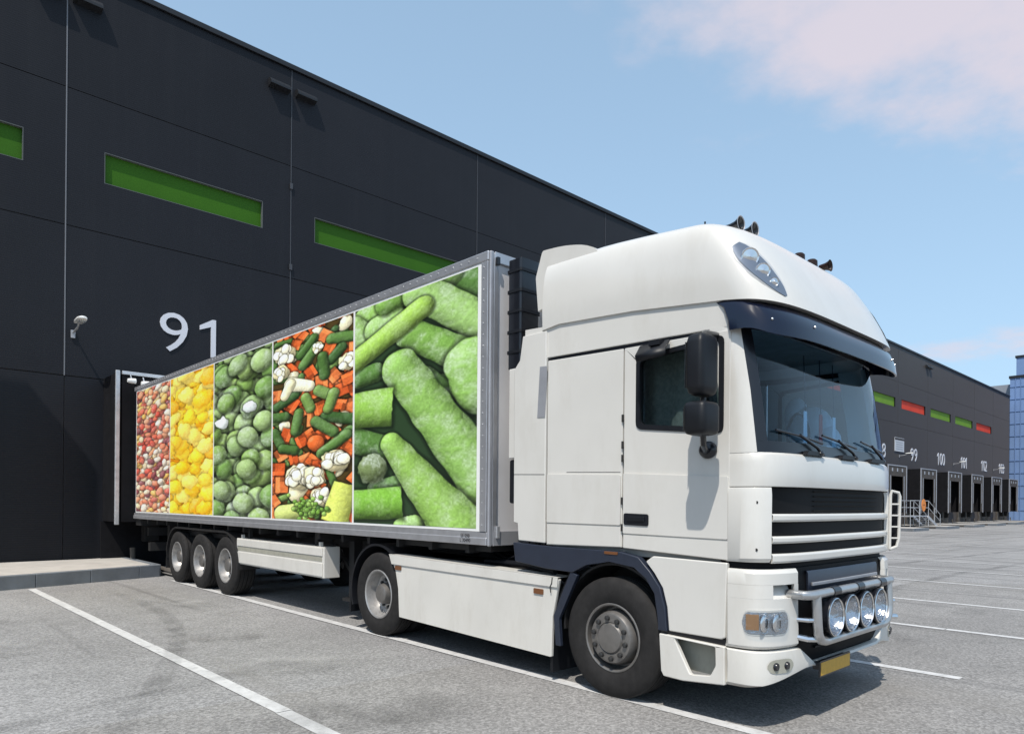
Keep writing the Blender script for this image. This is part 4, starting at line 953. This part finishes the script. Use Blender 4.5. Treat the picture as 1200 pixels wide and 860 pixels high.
# ---- cab sides
def side(s):
    X = (lambda x: x) if s > 0 else mir
    ctx = tk
    hole = rpoly([(3.44, 2.235), (2.665, 2.15), (2.665, 2.865), (3.44, 2.81)], .055, 5)
    d = B().plate([(3.568, 1.262), (2.612, 1.222), (2.612, 2.895), (3.568, 2.905)], [hole], 'X', X(4.618), X(4.655)).make('door', white, ctx, bevel=.006)
    B().plate(rpoly([(3.562, 1.385), (2.618, 1.375), (2.618, 1.83), (3.562, 1.875)], .01), [], 'X', X(4.606), X(4.6175)).make('door_swage', white, d, bevel=.008)
    B().plate([(3.562, 1.268), (2.618, 1.228), (2.618, 1.362), (3.562, 1.373)], [], 'X', X(4.610), X(4.6175)).make('door_sill', white, d, bevel=.006)
    inn = rpoly([(3.405, 2.268), (2.70, 2.19), (2.70, 2.832), (3.405, 2.782)], .045, 5)
    out_ = rpoly([(3.445, 2.23), (2.66, 2.145), (2.66, 2.87), (3.445, 2.815)], .06, 5)
    B().plate(out_, [inn], 'X', X(4.610), X(4.66)).make('window_seal', black, d)
    B().plate(inn, [], 'X', X(4.632), X(4.637)).make('window_pane', door_glass, d)
    h = B().plate(rpoly([(3.55, 1.455), (3.305, 1.45), (3.305, 1.545), (3.55, 1.55)], .02), [], 'X', X(4.598), X(4.6055)).make('handle_plate', satin, d, bevel=.003)
    B().box(X(4.588), X(4.5975), 3.34, 3.51, 1.485, 1.525).make('door_handle', black, h, bevel=.005)
    p = B().plate([(4.44, 1.245), (3.582, 1.265), (3.582, 2.905), (4.44, 2.925)], [], 'X', X(4.618), X(4.655)).make('sleeper_panel', white, ctx, bevel=.006)
    B().plate(rpoly([(4.43, 1.452), (3.592, 1.45), (3.592, 1.865), (4.43, 1.89)], .01), [], 'X', X(4.606), X(4.6175)).make('locker_flap', white, p, bevel=.008)
    B().plate([(4.43, 1.255), (3.592, 1.272), (3.592, 1.436), (4.43, 1.438)], [], 'X', X(4.610), X(4.6175)).make('locker_sill', white, p, bevel=.006)
    B().plate([(4.20, 1.90), (3.60, 1.885), (3.60, 1.889), (4.20, 1.904)], [], 'X', X(4.6165), X(4.6178)).make('seam', seam_m, p)
    for y in (3.575,):
        b = B()
        for z in (1.97, 2.08, 2.30, 1.62, 1.40): b.box(X(4.604), X(4.617), y - .008, y + .008, z, z + .06)
        b.make('hinge', seam_m, p)
    q = B().plate([(4.452, 1.26), (4.80, 1.27), (4.815, 1.43), (4.87, 1.44), (4.875, 2.90), (4.80, 2.98), (4.762, 3.2), (4.452, 3.2)], [], 'X', X(4.604), X(4.64)).make('side_deflector', white, ctx, bevel=.01)
    B().plate([(4.46, 1.885), (4.868, 1.895), (4.868, 1.90), (4.46, 1.89)], [], 'X', X(4.6025), X(4.6045)).make('seam', seam_m, q)
    B().plate([(4.458, 2.41), (4.555, 2.415), (4.525, 2.88), (4.435, 2.875)], [], 'X', X(4.599), X(4.6035)).make('grey_inlay', alu_frame, q)
    # gutter and upper cab side
    B().plate([(4.452, 2.905), (2.66, 2.885), (2.66, 2.93), (4.452, 2.965)], [], 'X', X(4.632), X(4.67)).make('gutter', satin, ctx)
    u = B().plate([(4.75, 2.96), (2.64, 2.918), (2.60, 3.02), (2.70, 3.16), (4.75, 3.26)], [], 'X', X(4.622), X(4.66)).make('upper_side', white, ctx, bevel=.008)
    # A pillar
    f = B().plate(rpoly([(4.57, 3.975), (4.30, 3.955), (4.05, 3.90), (3.86, 3.80), (4.1, 3.55), (4.62, 3.42), (4.655, 3.74)], [.03, .2, .2, .1, .1, .01, .02], 5), [], 'X', X(4.665), X(4.705)).make('roof_fin', white, ctx, bevel=.012)
    # arch and lower panels
    ao = [(4.86, 1.25), (4.47, 1.236), (3.57, 1.232), (3.40, 1.20), (3.28, 1.09), (3.19, .98), (3.14, .83), (3.12, .64)]
    ai = [(3.20, .64), (3.21, .75), (3.24, .92), (3.32, 1.03), (3.44, 1.11), (3.70, 1.14), (3.93, 1.10), (4.10, 1.02), (4.42, 1.03), (4.83, 1.07)]
    B().plate(ao + ai, [], 'X', X(4.592), X(4.66)).make('wheel_arch', navyf, ctx, bevel=.008)
    B().plate(rpoly([(3.60, 1.205), (3.74, 1.206), (3.74, 1.23), (3.60, 1.228)], .006), [], 'X', X(4.586), X(4.5915)).make('marker_lamp', amberd, ctx)
    pr = [(0, .55), (0, .57), (.42, .57), (.42, .55), (0, .55)]
    b = B(); b.lathe(pr, (X(4.66), 3.686, .56), 'X', s, 26, arc=(-.1, math.pi + .25)); b.make('arch_liner', chassis_m, ctx)
    B().plate([(3.265, 1.215), (2.618, 1.205), (2.632, .66), (2.66, .645), (3.11, .645), (3.13, .83), (3.175, .98), (3.255, 1.09), (3.33, 1.17)], [], 'X', X(4.606), X(4.65)).make('lower_door', white, ctx, bevel=.010)
    B().plate([(3.2, .648), (2.64, .642), (2.64, .60), (3.2, .618)], [], 'X', X(4.635), X(4.67)).make('sill_gap', satin, ctx)
    sh = [(3.055, .600), (2.705, .586), (2.70, .45), (2.745, .365), (2.91, .345)]
    sd = B().plate([(3.195, .618), (2.628, .598), (2.625, .318), (2.98, .285), (3.15, .29), (3.175, .33)], [rpoly(sh, .015, 2)], 'X', X(4.597), X(4.64)).make('step_panel', white_low, ctx, bevel=.012)
    B().box(X(4.73), X(4.75), 2.64, 3.12, .33, .62).make('step_back', recess_m, sd)
    B().box(X(4.641), X(4.73), 2.64, 3.08, .325, .345).make('step_tread', tread_m, sd)
    B().plate([(4.641, .33), (4.73, .33), (4.73, .61), (4.641, .61)] if s > 0 else [(mir(4.641), .33), (mir(4.73), .33), (mir(4.73), .61), (mir(4.641), .61)], [], 'Y', 2.64, 2.66).make('step_cheek', recess_m, sd)
    mf = B().plate([(4.15, .98), (4.19, .98), (4.40, .60), (4.40, .09), (4.37, .09), (4.36, .58)], [], 'X', X(4.64), X(4.97)).make('mud_flap', black, ctx)
    B().plate([(4.05, 1.0), (4.13, 1.03), (4.33, .62), (4.30, .35), (4.24, .35), (4.26, .6)], [], 'X', X(4.60), X(4.64)).make('rear_arch_strip', navyf, ctx, bevel=.008)
    # side skirt
    sk = [(6.97, .985), (4.27, .945), (4.345, .60), (4.36, .235), (6.79, .295), (6.815, .62), (6.87, .82)]
    k = B().plate(sk, [], 'X', X(4.606), X(4.645)).make('side_skirt', white_low, ctx, bevel=.012)
    B().plate([(6.985, 1.005), (4.275, .957), (4.285, .868), (6.93, .895)], [], 'X', X(4.592), X(4.6055)).make('skirt_lip', white_low, k, bevel=.006)
    B().plate([(6.985, 1.006), (4.275, .958), (4.275, .962), (6.985, 1.01)], [], 'X', X(4.592), X(4.80)).make('skirt_top', white_low, k)
    for y, z in ((6.74, .835), (4.46, .79)):
        mk = B().plate(rpoly([(y, z), (y + .12, z + .002), (y + .12, z + .05), (y, z + .048)], .008), [], 'X', X(4.594), X(4.6055)).make('marker_lamp', amberd, k, bevel=.003)
    B().plate([(4.345, .958), (4.333, .958), (4.34, .90), (4.36, .87), (4.35, .82), (4.362, .82), (4.372, .872), (4.352, .905)], [], 'X', X(4.590), X(4.5918)).make('latch', seam_m, k)
    # tank and air gear behind the skirt
    B().lathe([(0, 0), (0, .25), (.02, .28), (1.5, .28), (1.52, .25), (1.52, 0)], (X(5.0), 4.65, .60), 'Y', 1, 20).make('fuel_tank', M('tank_dull', (.16, .16, .165), .5, .5), ctx)
    # drive wheel guard
    arch(ctx, 7.29, min(X(4.62), X(5.2)), max(X(4.62), X(5.2)), .57, R(-20), R(150), black, 'mudguard', .52)
    B().box(X(4.64), X(5.18), 7.92, 7.95, .22, .62).make('mud_flap', black, ctx)
    wheel(ctx, 3.686, s, 'front', X(4.615), .31); wheel(ctx, 7.29, s, 'drive', X(4.63), .27); wheel(ctx, 7.29, s, 'drive', X(4.93), .27)
side(1); side(-1)
for s in (-1, 1):
    a, b = sorted((s*H90, th_of(CX + s*1.205)))
    T = th_range(a, b, 12); O = []; I = []
    for z, dy in ((2.0, .025), (2.45, .08), (2.93, .165)):
        O.append([(*fpt(t, FW, FY + dy, FL), z) for t in T]); I.append([(*fpt(t, FW - .05, FY + dy + .05, FL), z) for t in T])
    thick(O, I).make('a_pillar', white, tk)
def screen(name, mat, x0, x1, z0, z1, off, parent=tk, th=.008, n=40):
    T = th_range(th_of(x0), th_of(x1), n); O = []; I = []
    for k in range(9):
        z = z0 + (z1 - z0)*k/8; dy = .025 + .15*(z - 2.0)/.95 + .012*math.sin(math.pi*(z - 2)/.95)*-1
        O.append([(*fpt(t, FW - .004, FY + dy + off, FL), z) for t in T]); I.append([(*fpt(t, FW - .004 - th, FY + dy + off + th, FL), z) for t in T])
    return thick(O, I).make(name, mat, parent)
wsn = screen('windscreen', ws_glass, 4.70, 7.04, 2.0, 2.97, .012)
screen('screen_border', satin, 4.665, 7.075, 2.0, 2.085, .004, wsn, .006)
screen('screen_border', satin, 4.665, 4.735, 2.085, 2.95, .004, wsn, .006, 6)
screen('screen_border', satin, 7.005, 7.075, 2.085, 2.95, .004, wsn, .006, 6)
screen('screen_border', satin, 4.735, 7.005, 2.90, 2.97, .004, wsn, .006)
def wsp(x, z, off=-.03):
    x2, y = fpt(th_of(x, FW - .004), FW - .004, FY + .025 + .15*(z - 2)/.95 + off); return (x, y, z)
for x, q in ((5.34, .52), (6.0, .55), (6.66, .45)):
    w = B().tube([wsp(x, 2.02), wsp(x - .05, 2.06), wsp(x - q*.55, 2.14)], .012, 8).make('wiper', satin, wsn)
    B().tube([wsp(x - q*1.05, 2.165, -.022), wsp(x - q*.5, 2.135, -.022), wsp(x + q*.12, 2.10, -.022)], .009, 6).make('wiper_blade', satin, wsn)
    B().ball(wsp(x, 2.02), (.035, .02, .02)).make('wiper_pivot', satin, wsn)
for x in (5.25, 5.87, 6.5):
    B().plate(rpoly([(x - .16, 1.998), (x + .16, 1.998), (x + .13, 2.03), (x - .13, 2.03)], .01), [], 'Y', fpt(th_of(x))[1] - .008, fpt(th_of(x))[1] + .03).make('cowl_grip', black, wsn, bevel=.004)
# ---- sun visor
T = th_range(-H90, H90, 60); O = []; I = []
for z0, z1, dy, dw in ((3.065, 3.115, .06, .0), (3.0, 3.06, -.015, .022), (2.90, 2.955, -.055, .030), (2.815, 2.885, -.065, .032)):
    ro = []; ri = []
    for t in T:
        e = abs(math.sin(t)) ** 14; z = z0*(1 - e) + z1*e
        ro.append((*fpt(t, FW + dw, FY + dy, FL + .05), z)); ri.append((*fpt(t, FW + dw - .012, FY + dy + .012, FL + .05), z))
    O.append(ro); I.append(ri)
vis = thick(O, I).make('sun_visor', navy, tk)
for t in (-R(60), -R(20), R(28), R(52)):
    x, y = fpt(t, FW + .03, FY - .05, FL + .05); B().ball((x, y, 2.93), .010, 8, 6).make('visor_screw', chrome, vis)
# ---- roof cap
def tab(v, t): return float(np.interp(v, [a for a, _ in t], [b for _, b in t]))
ZT = [(2.2, 3.60), (2.6, 3.74), (2.9, 3.80), (3.4, 3.845), (3.8, 3.875), (4.6, 3.89)]
ZB = [(2.2, 3.045), (2.45, 3.085), (2.66, 3.115), (3.5, 3.195), (4.3, 3.235), (4.6, 3.20)]
LAY = [(0, 1.266, 2.24, .42), (.25, 1.272, 2.305, .42), (.5, 1.264, 2.39, .42), (.70, 1.248, 2.475, .42), (.84, 1.222, 2.545, .42), (.92, 1.185, 2.61, .42), (.97, 1.12, 2.70, .42), (.992, .98, 2.86, .42), (1.0, .6, 3.2, .42)]
def cap_pt(t, th, push=0):
    w = tab(t, [(a, b) for a, b, _, _ in LAY]) + push; yf = tab(t, [(a, c) for a, _, c, _ in LAY]) - push; L = tab(t, [(a, d) for a, _, _, d in LAY])
    x, y = fpt(th, w, yf, L); zb, zt = tab(y, ZB), tab(y, ZT); return (x, y, zb + (zt - zb)*t)
TH = th_range(-H90, H90, 56); rows = []
for k in range(len(LAY)):
    t, w, yf, L = LAY[k]; row = []; ys = list(np.linspace(4.50, yf + L, 10))[:-1]
    for y in ys: row.append((CX - w, y, tab(y, ZB) + (tab(y, ZT) - tab(y, ZB))*t))
    row += [cap_pt(t, th) for th in TH]
    for y in reversed(ys): row.append((CX + w, y, tab(y, ZB) + (tab(y, ZT) - tab(y, ZB))*t))
    rows.append(row)
rows2 = []                                                # refine between the layers with smooth interpolation
R_ = np.array(rows); ks = np.arange(len(rows)); 
def cr_(p0, p1, p2, p3, u): return .5*((2*p1) + (-p0 + p2)*u + (2*p0 - 5*p1 + 4*p2 - p3)*u*u + (-p0 + 3*p1 - 3*p2 + p3)*u**3)
for k in range(len(rows) - 1):
    for u in (0, .33, .67): rows2.append(cr_(R_[max(k-1, 0)], R_[k], R_[k+1], R_[min(k+2, len(rows)-1)], u).tolist())
rows2.append(rows[-1])
b = B(); b.grid([[(p[0] + (.045 if p[0] < CX else -.045)*min(1, abs(p[0]-CX)), p[1] + .05, p[2] + .004) for p in rows2[0]]] + rows2)
b.add(rows2[-1], [tuple(range(len(rows2[-1])))]); b.grid([[r[0] for r in rows2], [r[-1] for r in rows2]])
capo = b.make('roof_cap', white, tk, ang=50)
# roof lamps let into the front corners
for s in (-1, 1):
    def almond(push, sc, u0=0, u1=1):
        rr = []
        for i in range(15):
            u = u0 + (u1 - u0)*i/14; wdt = math.sin(math.pi*min(max(u, .015), .985) ** .62) ** .62 * sc
            c_t = .66 - .55*u; c_th = -66 + 27*u
            rr.append([cap_pt(min(max(c_t + .10*wdt*(v - .5)*2*.9, .02), .98), s*R(-1)*R(1)/R(1) * 0 + (R(c_th + 13.5*wdt*(v - .5)*2) if s < 0 else -R(c_th + 13.5*wdt*(v - .5)*2)), push) for v in (0, .25, .5, .75, 1)])
        return rr
    la = B().grid(almond(.003, 1.12)).make('roof_lamp', M('lamp_edge', (.45, .46, .47), .35), capo)
    B().grid(almond(.006, .92)).make('lamp_bed', M('lamp_bowl', (.22, .25, .30), .25, .6), la)
    
    for u, rr in (((.26, .068), (.52, .055), (.74, .034)) if s < 0 else ()):
        p = Vector(cap_pt(.66 - .55*u, s*R(66 - 27*u), .008)); n_ = (Vector(cap_pt(.66 - .55*u, s*R(66 - 27*u), .05)) - p).normalized(); e1 = n_.cross(Vector((0, 0, 1))).normalized(); e2 = n_.cross(e1)
        B().grid([[tuple(p + n_*dd + (e1*math.cos(w) + e2*math.sin(w))*r_) for w in [2*math.pi*j/18 for j in range(18)]] for r_, dd in ((rr, 0), (rr*.95, .012), (rr*.8, .006), (rr*.4, .010), (.002, .018))], close=True).make('lamp_reflector', chrome, la)
def roofz(x, y): return tab(y, ZT) - .02
for k, (x, y) in enumerate(((5.10, 2.88), (5.29, 2.86))):
    z = 3.85
    h = B().lathe([(-.08, .062), (-.068, .050), (-.03, .03), (.01, .022), (.05, .02), (.055, 0)], (x, y, z), 'Y', 1, 20).make('air_horn', satin, capo)
    B().lathe([(-.08, .063), (-.083, .058), (-.077, .053)], (x, y, z), 'Y', 1, 20).make('horn_ring', alu_frame, h)
    B().bar((x, y + .06, z), (x, y + .07, 3.78), .02).make('horn_foot', chrome, h)
for k, (x, y) in enumerate(((6.19, 2.83), (6.43, 2.82), (6.60, 2.78))):
    z = 3.835
    if k < 2: 
        h = B().lathe([(-.03, .05), (0, .052), (.07, .05), (.085, .035), (.088, 0)], (x, y, z - .03), 'Z', 1, 18).make('beacon', smoke, capo)
        B().lathe([(-.06, 0), (-.06, .055), (-.03, .055), (-.03, 0)], (x, y, z - .03), 'Z', 1, 18).make('beacon_base', satin, h)
    else:
        h = B().lathe([(-.06, .055), (-.05, .046), (-.02, .034), (.04, .026), (.05, 0)], (x, y, z + .02), 'Y', 1, 18).make('air_horn', smoke, capo)
        B().bar((x, y + .04, z), (x, y + .05, z - .08), .02).make('horn_foot', satin, h)
B().cyl((4.98, 3.05, 3.80), (4.98, 3.05, 3.90), .008, 6).make('aerial', satin, capo)
# ---- mirrors and window shade
def rbox(c, w, d, h, r=.04):
    b = B(); rows = []
    for v, k in ((-1, .55), (-.92, .85), (-.7, 1), (.7, 1), (.92, .88), (1, .6)):
        rows.append([(c[0] + p[0]*w*k, c[1] + p[1]*d*k, c[2] + v*h) for p in rpoly([(-.5, -.42), (.42, -.5), (.5, .5), (-.5, .5)], .22, 5)])
    b.grid(rows, close=True); b.add(rows[0], [tuple(range(len(rows[0])))]); b.add(rows[-1], [tuple(range(len(rows[-1])))]); return b
for s in (1, -1):
    X = (lambda x: x) if s > 0 else mir
    if s < 0: break                                   # the far side pair is hidden behind the cab
    mi = rbox((X(4.33), 2.66, 2.60), .235, .15, .215).make('mirror', satin if s < 0 else black, tk, ang=50)
    B().box(X(4.23), X(4.43), 2.737, 2.741, 2.44, 2.76).make('mirror_glass', chrome, mi)
    m2 = rbox((X(4.335), 2.665, 2.228), .225, .19, .118).make('wide_mirror', black, tk, ang=50)
    B().box(X(4.25), X(4.42), 2.762, 2.765, 2.15, 2.30).make('mirror_glass', chrome, m2)
    B().tube([(X(4.42), 2.70, 2.80), (X(4.42), 2.71, 2.34), (X(4.42), 2.71, 2.16), (X(4.46), 2.73, 2.06), (X(4.56), 2.77, 2.02), (X(4.61), 2.78, 2.02)], .022, 10).make('mirror_arm', satin, tk)
    B().tube([(X(4.36), 2.68, 2.82), (X(4.42), 2.70, 2.85), (X(4.61), 2.72, 2.87)], .022, 10).make('mirror_arm', satin, tk)
    B().ball((X(4.605), 2.78, 2.03), (.03, .075, .065), 14, 10).make('arm_base', satin, tk)
    vs_ = [(X(4.606), 3.40, 2.885), (X(4.606), 3.12, 2.895), (X(4.46), 3.06, 2.79), (X(4.45), 3.33, 2.775), (X(4.455), 3.32, 2.735), (X(4.465), 3.06, 2.75)]
    sh_ = B(); th_ = .012
    sh_.add([vs_[0], vs_[1], vs_[2], vs_[3]], [(0,1,2,3)]); sh_.add([vs_[3], vs_[2], vs_[5], vs_[4]], [(0,1,2,3)])
    o = sh_.make('window_shade', black, tk); so = o.modifiers.new('solid', 'SOLIDIFY'); so.thickness = .012
    B().box(X(4.52), X(4.61), 3.16, 3.26, 2.86, 2.90).make('shade_clip', black, o)
# ---- behind the cab
ai_ = B().plate(rpoly([(4.74, 4.93), (5.0, 4.93), (5.0, 5.12), (4.74, 5.12)], .03), [], 'Z', 2.95, 4.03).make('air_intake', satin, tk, bevel=.01)
for k in range(5): B().plate(rpoly([(4.73, 4.92), (5.01, 4.92), (5.01, 5.13), (4.73, 5.13)], .03), [], 'Z', 3.1 + k*.2, 3.13 + k*.2).make('intake_rib', black, ai_)
wp = B().box(4.70, 4.95, 4.95, 5.05, 2.06, 2.94).make('equipment_box', white, tk, bevel=.01)
B().box(4.72, 4.93, 4.946, 4.9495, 2.62, 2.625).make('box_seam', seam_m, wp)
for z in (2.82, 2.14): B().box(4.72, 4.745, 4.945, 4.949, z, z + .035).make('box_catch', seam_m, wp)
B().box(4.72, 5.0, 4.93, 5.06, 1.62, 2.05).make('hose_tray', black, tk, bevel=.02)
B().box(4.66, 7.08, 4.40, 4.44, 1.25, 3.2).make('cab_back_wall', inter_m, tk)
B().box(4.66, 7.08, 2.7, 4.40, 1.20, 1.26).make('cab_floor', inter_m, tk)
B().box(4.66, 7.08, 2.75, 4.44, 3.05, 3.09).make('cab_ceiling', inter_m, tk)
# ---- inside the cab
B().plate(rpoly([(2.46, 1.70), (2.86, 1.55), (2.98, 1.84), (2.80, 2.0), (2.46, 2.02)], .04), [], 'X', 4.70, 7.04).make('dashboard', dash_m, tk)
for x in (5.2, 6.55):
    se = B().plate(rpoly([(3.25, 1.6), (3.80, 1.6), (3.95, 2.58), (3.80, 2.64), (3.70, 2.05), (3.25, 2.02)], .06), [], 'X', x - .25, x + .25).make('seat', seat_m, tk, bevel=.04)
    B().ball((x, 3.86, 2.75), (.16, .06, .12)).make('headrest', seat_m, se)
B().lathe([(.0, .21), (.014, .225), (.0, .24), (-.014, .225), (.0, .21)], (6.55, 2.98, 2.27), 'Y', 1, 28).make('steering_wheel', satin, tk)
cu = B(); rws = []
for z in (1.98, 2.5, 3.0): rws.append([(4.86 + .018*math.sin(k*1.3), 3.0 - .0 + .05*k, z) for k in range(12)])
cu.grid(rws); cu.make('cab_curtain', seat_m, tk)
for x in (5.70, 6.0, 6.27):
    pn = B().plate([(x - .035, 2.14), (x + .035, 2.14), (x + .03, 2.40), (x - .03, 2.40)], [], 'Y', 2.54, 2.545).make('hanging_pennant', red_m if abs(x - 6) < .1 else pale_m, tk)
    B().cyl((x, 2.542, 2.40), (x, 2.56, 2.86), .004, 6).make('cord', satin, pn)
B().ball((6.38, 2.52, 2.06), (.10, .05, .04)).make('yellow_trinket', yel_m, tk)
B().box(6.62, 6.92, 2.48, 2.60, 2.03, 2.12).make('paper_stack', paper_m, tk)
B().box(5.95, 6.1, 2.47, 2.55, 2.025, 2.13).make('paper_stack', paper_m, tk)
pc = B(); pc.ball((6.86, 3.02, 2.36), (.10, .24, .24), 18, 12); pc.ball((6.84, 2.86, 2.24), (.08, .16, .16), 16, 10); pc.ball((6.88, 3.16, 2.52), (.08, .12, .18), 14, 10); pc.make('pale_shape', pale_m, tk)  # overlapping pale rounded shapes inside the cab, by the far door
# ---- running gear
for x in (5.42, 6.20): B().box(x, x + .1, 2.75, 8.25, .74, .98).make('frame_rail', chassis_m, tk)
B().box(5.2, 6.5, 2.6, 4.3, .55, 1.18).make('engine', chassis_m, tk, bevel=.05)
B().box(5.3, 6.44, 6.3, 7.4, 1.0, 1.10).make('fifth_wheel', chassis_m, tk, bevel=.03)
B().cyl((4.95, 3.686, .505), (6.79, 3.686, .505), .06, 12).make('front_axle', chassis_m, tk)
B().cyl((5.0, 7.29, .505), (6.74, 7.29, .505), .08, 12).make('drive_axle', chassis_m, tk)
B().ball((5.87, 7.29, .505), (.22, .26, .24)).make('differential', chassis_m, tk)
B().box(4.85, 6.89, 4.9, 6.5, .94, .965).make('deck_plate', chassis_m, tk)
for k in range(3): B().tube([(4.9 + .1*k, 4.95, 1.6), (4.92 + .1*k, 4.98, 1.15), (5.0 + .12*k, 5.4, 1.02), (5.3 + .1*k, 6.0, 1.08)], .018, 8).make('air_hose', satin, tk)
B().tube([(4.70, 4.40, 1.0), (4.85, 4.9, 1.02), (4.9, 5.6, 1.0)], .03, 8).make('chassis_pipe', black, tk)
